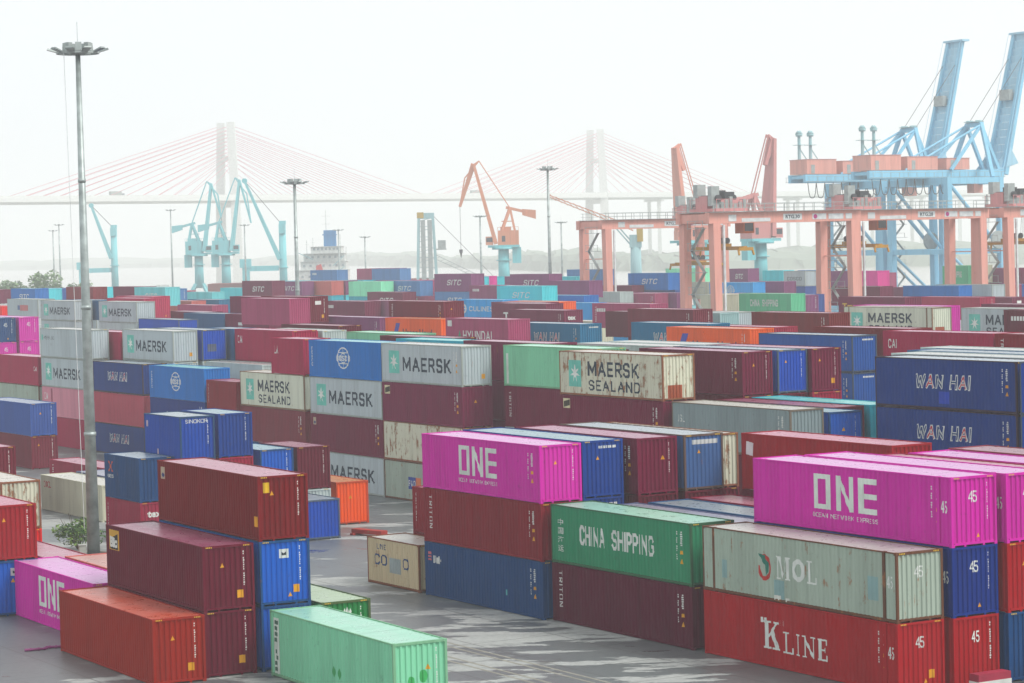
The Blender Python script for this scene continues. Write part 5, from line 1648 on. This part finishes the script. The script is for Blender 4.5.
    (-152.65, 97.35, 40, 4, 2, False, True, 0.0, [('maroon', '', 'container with pink roof strip behind the mint green one')]),
    (-147.88, 102.85, 40, 4, 3, False, True, 0.0, [('grey', '', 'container with white roof strip below the orange lettered one')]),
    (-105.40, 94.05, 40, 4, 4, False, True, 0.0, [('wannavy', 'wanhai bluepatch sideid stk', 'navy container with outlined lettering and bright blue patch, topping another navy one'), ('wannavy', 'wanhai sideid', 'navy container with outlined lettering under the one with bright blue patch'), ('maroon', '', 'maroon container in third layer under the outlined lettered navy pair'), ('navy', '', 'navy container at the base under the outlined lettered navy pair')]),
    (-92.93, 94.05, 40, 4, 4, False, True, 0.0, [('cobalt', '', 'blue container cut by the picture edge beside the outlined lettered navy one'), ('cobalt', '', 'blue container below the blue one cut by the picture edge')]),
    (-107.83, 97.25, 40, 4, 4, False, True, 0.0, [('grey', '', 'container with white roof just behind the bright blue patched navy one')]),
    (-109.98, 100.25, 40, 4, 4, False, True, 0.0, [('steel', '', 'container with pale blue roof behind the bright blue patched navy one')]),
    (-112.22, 103.15, 40, 4, 4, False, True, 0.0, [('grey', '', 'container with white roof, third row behind the bright blue patched navy one')]),
    (-228.31, 91.35, 40, 4, 3, True, True, 0.0, [('crimson', '', 'crimson container standing in the gap behind the lamp mast, between two pale grey ones'), ('crimson', '', 'crimson container lower in the gap behind the lamp mast')]),
    (-203.20, 94.45, 40, 3, 3, False, True, 0.0, [('grey', '', 'white roofed container low behind the globe marked turquoise roofed one'), ('grey', '', 'pale grey container beneath the white roofed low one')]),
    (-155.95, 122.55, 40, 4, 2, False, False, 0.0, [('wannavy2', 'wantop sideid endtop', 'navy container with white lettering along the top of its bright end'), ('wannavy2', 'sideid endtop', 'navy container under the one with end lettering, beside the maroon end')]),
    (-156.26, 128.35, 40, 4, 3, False, False, 0.0, [('darkred', 'sideid', 'dark red container behind the blue ended navy one, before the pale lettered one'), ('darkred', '', 'dark red container under the dark red one')]),
    (-136.41, 119.65, 40, 4, 4, False, False, 0.0, [('crimson', 'cai', 'crimson container with white letters above the pale blue roofs'), ('crimson', '', 'crimson container under the white lettered crimson one')]),
    (-124.06, 119.65, 40, 4, 4, False, False, 0.0, [('brick', 'triton', 'brick container with vertical white letters cut by the picture edge'), ('brick', '', 'brick container under the vertical lettered brick one')]),
    (-169.31, 122.55, 40, 4, 3, False, False, 0.0, [('orange2', 'hapag sideid', 'orange container with blue emblem and dark lettering before the gantry legs')]),
    (-177.68, 131.25, 40, 4, 2, False, False, 0.0, [('redend', '', 'container with red end and pink roof behind the orange lettered one')]),
    (-183.66, 128.35, 40, 4, 3, False, False, 0.0, [('wanteal', 'wanhai', 'teal navy container with outlined lettering partly behind the orange one')]),
    (-204.68, 128.35, 40, 4, 2, False, False, 0.0, [('wanteal', 'wanhai endtop sideid', 'teal navy container with outlined lettering and bright blue end'), ('navy', '', 'navy container under the teal navy one with bright blue end')]),
    (-208.26, 122.55, 40, 4, 4, False, False, 0.0, [('rose', 'hyundai', 'dull rose container with white lettering and green triangle beside the orange one')]),
    (-226.62, 125.45, 40, 4, 3, False, False, 0.0, [('orange2', 'hapag', 'orange container with blue emblem and dark lettering beside the dull rose one')]),
    (-240.04, 125.45, 40, 4, 3, False, False, 0.0, [('purple', 'sideid', 'dark purple container next to the orange lettered one')]),
    (-256.52, 131.25, 40, 4, 2, False, False, 0.0, [('plum', '', 'plum container with small white marks beside the dark purple one')]),
    (-271.39, 131.25, 40, 4, 2, False, False, 0.0, [('coscoblue', '', 'blue container behind the slim lamp mast, next to the plum one')]),
    (-267.73, 125.45, 40, 4, 3, False, False, 0.0, [('plum', 'wtags', 'plum container with stacked white tags beside a dark navy one'), ('navy', '', 'navy container under the plum one with white tags')]),
    (-280.22, 125.45, 40, 4, 3, False, False, 0.0, [('steel', '', 'dark steel blue container between white tagged plum and pale grey ones'), ('steel', '', 'steel blue container under the dark steel blue one')]),
    (-273.62, 116.75, 40, 4, 2, False, False, 0.0, [('cobalt', '', 'cobalt container with grey roof just above the clean pale grey one')]),
    (-296.59, 122.55, 20, 4, 0, False, False, 0.0, [('salmon', '', 'short salmon container just above the clean pale grey one')]),
    (-286.37, 116.75, 40, 5, 0, False, False, 0.0, [('palegrey', 'maersk', 'far pale grey container with dark lettering and clean end, beside the maroon end'), ('grey', '', 'pale grey container under the far lettered one with clean end')]),
    (-305.46, 119.65, 40, 5, 0, False, False, 0.0, [('steel', '', 'steel blue container between two far pale grey lettered ones')]),
    (-306.98, 116.75, 40, 5, 0, False, False, 0.0, [('palegrey', 'maersk', 'far pale grey container with faint lettering, beside the steel blue one'), ('palegrey', 'maersk', 'far pale grey container half hidden under another faint lettered one')]),
    (-328.21, 119.65, 40, 5, 0, False, False, 0.0, [('palegrey', 'redblue', 'far pale grey container with small red and blue mark')]),
    (-321.83, 125.45, 40, 4, 3, False, False, 0.0, [('palegrey', 'sealand', 'far cream grey container with two line dark lettering by the lamp mast')]),
    (-359.37, 125.45, 40, 4, 4, False, False, 0.0, [('redorange', '', 'small red container end at the picture edge below the pale grey one')]),
    (-302.26, 125.45, 40, 5, 1, False, False, 0.0, [('crimson2', 'sideid tri', 'rose red container with tall end behind the far lettered pale grey one'), ('crimson2', '', 'rose red container under the tall ended rose red one')]),
    (-290.91, 119.65, 40, 5, 1, False, False, 0.0, [('crimson2', '', 'slightly lower rose red container tucked before the tall ended one')]),
    (-272.66, 128.35, 40, 5, 1, False, False, 0.0, [('plum', '', 'plum container beside the larger maroon ended one near the slim lamp mast')]),
    (-243.92, 116.75, 40, 5, 2, False, False, 0.0, [('rose', '', 'dull rose container in front of the plum one by the slim lamp mast')]),
    (-251.26, 122.55, 40, 5, 2, False, False, 0.0, [('maroon2', 'sideid endid stk tagw', 'maroon container with white tag and yellow sticker behind the slim lamp mast')]),
    (-214.12, 147.90, 40, 4, 4, False, False, 0.0, [('maroon2', 'endid tri sideid', 'maroon container with long pale roof under the gantry crane legs'), ('maroon', '', 'maroon container under the maroon one below the gantry legs')]),
    (-239.41, 159.50, 40, 4, 4, False, False, 0.0, [('rose', 'triton w1', 'dull rose container with small white letters near the pink gantry legs')]),
    (-239.10, 147.90, 40, 4, 3, False, False, 0.0, [('plum', 'texend sideid', 'plum container with white lettering on its corrugated end'), ('plum', '', 'plum container under the white end lettered plum one')]),
    (-187.86, 145.00, 40, 4, 4, False, False, 0.0, [('darkred', 'sideid', 'dark red container behind the two orange and red ended ones'), ('darkred', '', 'dark red container under the other dark red one')]),
    (-217.60, 153.70, 20, 4, 2, False, False, 0.0, [('grey2', '', 'grey teal container with white stripe near the middle gantry legs')]),
    (-218.75, 156.60, 20, 4, 2, False, False, 0.0, [('palegrey', 'w1', 'pale grey container with dark scribble near the middle gantry legs')]),
    (-190.53, 159.50, 45, 4, 4, False, False, 0.0, [('rustcream', 'sealand rusty', 'cream container with rusty end band, star square and two line lettering by the magenta end')]),
    (-192.68, 162.40, 45, 4, 4, False, False, 0.0, [('magenta', '', 'magenta container end between two cream lettered ones')]),
    (-174.11, 159.50, 40, 4, 4, False, False, 0.0, [('palegrey', 'sealand', 'cream container with bright star square and two line lettering cut by a maroon one')]),
    (-164.86, 156.60, 40, 4, 4, False, False, 0.0, [('maroon', 'w1', 'maroon container overlapping the star square cream one')]),
    (-190.46, 176.20, 40, 4, 3, False, False, 0.0, [('plum', '', 'long plum container above the star square cream one')]),
    (-272.33, 173.30, 40, 3, 3, False, False, 0.0, [('cream', '', 'cream container end between bright blue end and pale blue one')]),
    (-273.76, 179.10, 40, 3, 2, False, False, 0.0, [('skyblue', 'globe', 'pale blue container with faint globe emblem beside the cream end')]),
    (-233.69, 153.70, 20, 4, 2, False, False, 0.0, [('maroon', '', 'short maroon container behind the faint globe pale blue one')]),
    (-414.76, 150.80, 40, 5, 1, False, False, 0.0, [('coscoblue', 'sitc', 'far blue container with faint white letters at the yard edge')]),
    (-440.84, 153.70, 40, 5, 0, False, False, 0.0, [('plum', '', 'far plum container at the picture edge beside the blue ones')]),
    (-431.55, 159.50, 40, 5, 0, False, False, 0.0, [('cyan', '', 'far cyan container end between blue and navy ends')]),
    (-432.74, 162.40, 40, 5, 0, False, False, 0.0, [('navy2', '', 'far navy container end beside the cyan one by the lamp mast')]),
    (-387.85, 150.80, 40, 5, 2, False, False, 0.0, [('brick', '', 'far brick container partly behind the tall lamp mast')]),
    (-405.88, 159.50, 40, 5, 1, False, False, 0.0, [('cyan', '', 'far cyan container end beside the brick end by the lamp mast')]),
    (-374.34, 153.70, 40, 5, 2, False, False, 0.0, [('plum', '', 'far plum container between cyan end and pale teal lettered one')]),
    (-358.23, 150.80, 40, 5, 2, False, False, 0.0, [('paleteal', 'sitc', 'far pale teal container with white lettering, beside the slate end')]),
    (-382.48, 162.40, 40, 5, 0, False, False, 0.0, [('slate', 'endid', 'far slate blue container end beside the pale teal lettered one')]),
    (-327.87, 145.00, 40, 4, 3, False, False, 0.0, [('rose', '', 'long rose red container in the gap between the maroon ends')]),
    (-361.83, 156.60, 40, 4, 3, False, False, 0.0, [('salmon', '', 'salmon container above the long rose red one')]),
    (-364.48, 162.40, 40, 4, 3, False, False, 0.0, [('wanteal', '', 'teal container at the end of the salmon row')]),
    (-443.92, 190.70, 40, 4, 4, False, False, 0.0, [('crimson2', '', 'small rose container below the far teal row')]),
    (-417.92, 184.90, 40, 4, 4, False, False, 0.0, [('paleteal', '', 'far pale teal container before the white marked plum row')]),
    (-452.51, 207.40, 40, 4, 4, False, False, 0.0, [('cyan', '', 'far cyan container beside the slim mast, under the lettered plum row')]),
    (-292.43, 128.35, 40, 4, 3, False, False, 0.0, [('plum', 'tagw', 'plum container with white tag in the gap above the cobalt roof')]),
    (-231.22, 128.35, 40, 5, 0, False, False, 0.0, [('maroon2', 'triton sideid tri', 'maroon container with vertical white letters beside the sky blue lettered one')]),
    (-295.84, 173.30, 40, 4, 3, False, False, 0.0, [('skyblue', 'culines', 'sky blue container with white ring emblem and lettering')]),
    (-257.21, 156.60, 40, 4, 4, False, False, 0.0, [('plum', 'tw', 'dark plum container with white letters beside the sky blue lettered one')]),
    (-262.90, 159.50, 40, 4, 4, False, False, 0.0, [('plum', 'texend', 'dark plum container end with white letters before the orange end')]),
    (-263.65, 162.40, 40, 4, 4, False, False, 0.0, [('orange2', '', 'orange container end in the far rows beside the globe blue one')]),
    (-296.24, 187.80, 40, 4, 0, False, False, 0.0, [('skyblue', 'globe', 'sky blue container with globe emblem behind the orange end')]),
    (-303.90, 156.60, 40, 4, 4, False, False, 0.0, [('plum', 'w1', 'plum container with white mark beyond the slim lamp mast')]),
    (-297.18, 159.50, 40, 4, 4, False, False, 0.0, [('plum2', 'sideid', 'lighter plum container beside the white marked plum one')]),
    (-392.81, 184.90, 40, 5, 2, False, False, 0.0, [('plum', 'sitc', 'far plum container with white letters beside the slim mast'), ('cyan', '', 'far cyan container under the white lettered plum one')]),
    (-415.67, 201.60, 40, 5, 0, False, False, 0.0, [('purple', 'sitc', 'far purple container with white letters by the slim lamp mast')]),
    (-423.10, 207.40, 40, 5, 0, False, False, 0.0, [('cyan', 'w1', 'far cyan container beside the orange and rose ones'), ('cyan', '', 'far cyan container under another cyan one next to rose ones')]),
    (-409.59, 204.50, 40, 5, 0, False, False, 0.0, [('salmon', '', 'far salmon rose container between cyan and purple ends'), ('teal', '', 'far teal container under the salmon rose one')]),
    (-409.74, 207.40, 40, 5, 0, False, False, 0.0, [('purple', '', 'far purple container end beside the salmon rose one'), ('cyan', '', 'far cyan container under the purple end')]),
    (-408.09, 210.30, 40, 5, 0, False, False, 0.0, [('teal', '', 'far teal container beside the purple end'), ('plum', '', 'far plum container under the teal one')]),
    (-384.96, 201.60, 40, 5, 0, False, False, 0.0, [('palemint', '', 'far pale mint container beside the teal one'), ('teal', '', 'far teal container under the pale mint one')]),
    (-459.61, 241.50, 40, 5, 5, False, False, 0.0, [('rose', '', 'far rose container standing high beyond the mint one')]),
    (-447.27, 238.60, 40, 5, 5, False, False, 0.0, [('slate', '', 'far slate container standing high next to the rose one')]),
    (-459.66, 244.40, 40, 5, 5, False, False, 0.0, [('purple', '', 'far purple container end standing high next to the slate one')]),
    (-457.79, 229.90, 40, 5, 5, False, False, 0.0, [('slate', 'w1', 'far slate container standing highest before the white ship')]),
    (-376.34, 204.50, 40, 5, 0, False, False, 0.0, [('slate', 'sitc', 'far dark slate container with white letters beside the rose pair')]),
    (-386.71, 207.40, 40, 5, 0, False, False, 0.0, [('purple', '', 'far purple container beside the dark slate lettered one')]),
    (-378.82, 210.30, 40, 5, 0, False, False, 0.0, [('rosered', 'w1', 'far rose red container with white letters, upper of a pair'), ('rosered', 'w1', 'far rose red container with white letters, lower of a pair')]),
    (-356.86, 190.70, 40, 4, 4, False, False, 0.0, [('plum', 'sitc', 'far plum container with white letters low under the slate one')]),
    (-353.88, 201.60, 40, 5, 4, False, False, 0.0, [('purple', 'sitc', 'far purple container with white letters standing above a slate one'), ('slate', 'sitc', 'far slate container with white letters under the purple one')]),
    (-362.39, 207.40, 40, 5, 2, False, False, 0.0, [('cyan', '', 'far cyan container end beside the lettered purple one')]),
    (-364.75, 210.30, 40, 5, 2, False, False, 0.0, [('magenta2', '', 'far pink container end between cyan ends')]),
    (-377.12, 219.00, 40, 5, 1, False, False, 0.0, [('cyan', '', 'far cyan container end beside the pink end')]),
    (-393.51, 232.80, 40, 5, 0, False, False, 0.0, [('purple', 'w1', 'far purple container between cyan end and the lettered purple one')]),
    (-307.94, 182.00, 40, 5, 0, False, False, 0.0, [('plum2', 'w1', 'far plum container with pale roof near the second lamp mast')]),
    (-344.22, 210.30, 40, 5, 3, False, False, 0.0, [('purple', 'sitc', 'far purple container with large white letters behind the middle lamp mast')]),
    (-295.05, 179.10, 40, 5, 0, False, False, 0.0, [('cyan', 'sitc', 'far cyan container with large white letters under the purple lettered one')]),
    (-373.53, 232.80, 40, 4, 3, False, False, 0.0, [('plum', '', 'far plum container beside the cyan lettered one')]),
    (-367.56, 229.90, 40, 5, 0, False, False, 0.0, [('cyan', '', 'far cyan container beside the pink gantry leg')]),
    (-381.60, 244.40, 40, 5, 3, False, False, 0.0, [('slate', '', 'far slate navy container between the pink gantry legs')]),
    (-323.27, 204.50, 40, 5, 0, False, False, 0.0, [('purple', '', 'far purple container by the first pink gantry leg')]),
    (-302.86, 190.70, 40, 4, 3, False, False, 0.0, [('coscoblue', 'w2', 'long blue container with white characters before the first gantry legs')]),
    (-359.09, 235.70, 40, 4, 3, False, False, 0.0, [('plum', '', 'far plum container behind the first gantry legs')]),
    (-328.20, 213.20, 40, 4, 2, False, False, 0.0, [('grey', '', 'far grey roofed container between the first gantry legs')]),
    (-354.75, 241.50, 40, 4, 4, False, False, 0.0, [('navy2', '', 'far navy container with orange mark beside the gantry leg')]),
    (-357.90, 244.40, 40, 4, 4, False, False, 0.0, [('skyblue', '', 'far sky blue container end touching the middle gantry leg')]),
    (-322.91, 216.10, 40, 4, 1, False, False, 0.0, [('rose', 'sideid', 'far rose maroon container left of the purple one at gantry leg')]),
    (-321.28, 219.00, 40, 4, 1, False, False, 0.0, [('purple', '', 'far purple container touching the middle gantry leg')]),
    (-352.49, 238.60, 40, 5, 1, False, False, 0.0, [('coscoblue', 'sitc', 'far blue container with pale mark behind the first gantry crane')]),
    (-362.81, 247.30, 40, 5, 0, False, False, 0.0, [('rosered', '', 'far rose red container end beside the far blue one')]),
    (-374.31, 261.10, 40, 5, 2, False, False, 0.0, [('palemint', '', 'far pale green container seen between the middle gantry legs')]),
    (-348.66, 244.40, 20, 4, 4, False, False, 0.0, [('cream', '', 'far cream container seen between the middle gantry legs')]),
    (-372.94, 269.80, 20, 5, 1, False, False, 0.0, [('purple', 'sitc', 'far purple container with large white letters beyond the middle gantry')]),
    (-332.54, 241.50, 40, 4, 4, False, False, 0.0, [('skyblue', 'globe', 'far sky blue container with faint emblem beyond the middle gantry')]),
    (-300.67, 213.20, 20, 4, 1, False, False, 0.0, [('cream', '', 'far cream container end beside the middle gantry leg')]),
    (-301.47, 216.10, 20, 4, 1, False, False, 0.0, [('cream', '', 'far cream container with red mark beside a plum end')]),
    (-302.00, 219.00, 20, 4, 1, False, False, 0.0, [('purple', '', 'far purple container end between cream and green ones')]),
    (-280.82, 210.30, 40, 4, 2, False, False, 0.0, [('chgreen', 'china', 'far green container with white lettering before the pink gantry')]),
    (-281.65, 213.20, 20, 4, 1, False, False, 0.0, [('purple', 'endid', 'far purple container end beside the green lettered one')]),
    (-284.07, 216.10, 20, 4, 1, False, False, 0.0, [('navy2', '', 'far navy container end beside the purple end')]),
    (-332.03, 247.30, 40, 4, 4, False, False, 0.0, [('purple', '', 'far purple container beneath the grey lettered one')]),
    (-344.61, 261.10, 20, 5, 0, False, False, 0.0, [('palegrey', 'coscog', 'far pale grey container with dark lettering beside the gantry leg'), ('navy2', '', 'far navy container under the pale grey lettered one')]),
    (-358.57, 266.90, 20, 5, 0, False, False, 0.0, [('cyan', '', 'far cyan container beside the pale grey lettered one')]),
    (-348.28, 266.90, 20, 5, 0, False, False, 0.0, [('coscoblue', '', 'far blue container end behind the right gantry leg')]),
    (-225.53, 184.90, 40, 4, 4, False, False, 0.0, [('plum', 'tex', 'long plum container with yellow letters behind the cream lettered one')]),
    (-289.53, 232.80, 40, 4, 3, False, False, 0.0, [('plum', 'triton', 'far plum container with vertical letters between the pink gantry legs')]),
    (-282.29, 238.60, 40, 4, 2, False, False, 0.0, [('plum2', 'endid', 'far plum container with white tag on the far row')]),
    (-328.83, 258.20, 20, 5, 0, False, False, 0.0, [('purple', '', 'far purple container above a magenta one beyond the gantry'), ('magenta2', '', 'far magenta container under the purple one beyond the gantry')]),
    (-382.25, 303.90, 20, 4, 4, False, False, 0.0, [('purple', '', 'far purple container in the row of small ends near the quay crane')]),
    (-376.71, 301.00, 20, 4, 4, False, False, 0.0, [('slate', '', 'far slate container in the row of small ends near the quay crane')]),
    (-321.66, 258.20, 20, 5, 0, False, False, 0.0, [('magenta2', '', 'far magenta container in the row of small ends near the quay crane')]),
    (-376.00, 303.90, 20, 4, 4, False, False, 0.0, [('rose', '', 'far rose container in the row of small ends near the quay crane')]),
    (-242.04, 210.30, 40, 4, 1, False, False, 0.0, [('crimson', 'endid', 'crimson container on the far row, bright pinkish red end')]),
    (-245.96, 219.00, 40, 4, 0, False, False, 0.0, [('plum', 'tagw', 'plum container with white letters beside the crimson one')]),
    (-275.72, 235.70, 40, 4, 3, False, False, 0.0, [('coscoblue', '', 'far blue container end beside the grey and cream one')]),
    (-275.35, 241.50, 40, 4, 3, False, False, 0.0, [('palegrey', '', 'far grey container with cream end beside a rose end')]),
    (-293.80, 261.10, 20, 4, 1, False, False, 0.0, [('rose', '', 'far rose container end beside the cream end')]),
    (-294.23, 264.00, 20, 4, 1, False, False, 0.0, [('navy2', '', 'far navy container end at the picture edge')]),
    (-303.15, 261.10, 20, 5, 2, False, False, 0.0, [('chgreen', 'china', 'far green container with white letters between the gantry crane legs')]),
    (-305.92, 264.00, 20, 5, 2, False, False, 0.0, [('chgreen', '', 'far green container end beside the cream end between gantry legs')]),
    (-306.89, 266.90, 20, 5, 2, False, False, 0.0, [('cream', '', 'far cream container end between the gantry crane legs')]),
    (-304.28, 269.80, 40, 5, 0, False, False, 0.0, [('plum2', '', 'far plum container beyond the cream end')]),
    (-303.37, 272.70, 40, 5, 0, False, False, 0.0, [('rose', '', 'far rose container at the picture edge beyond the cranes')]),
]
for u, v, ln, n, hc, top, full, turn, items in STACKS:
    stack(u, v, ln, n, hc, top, items, full, turn)
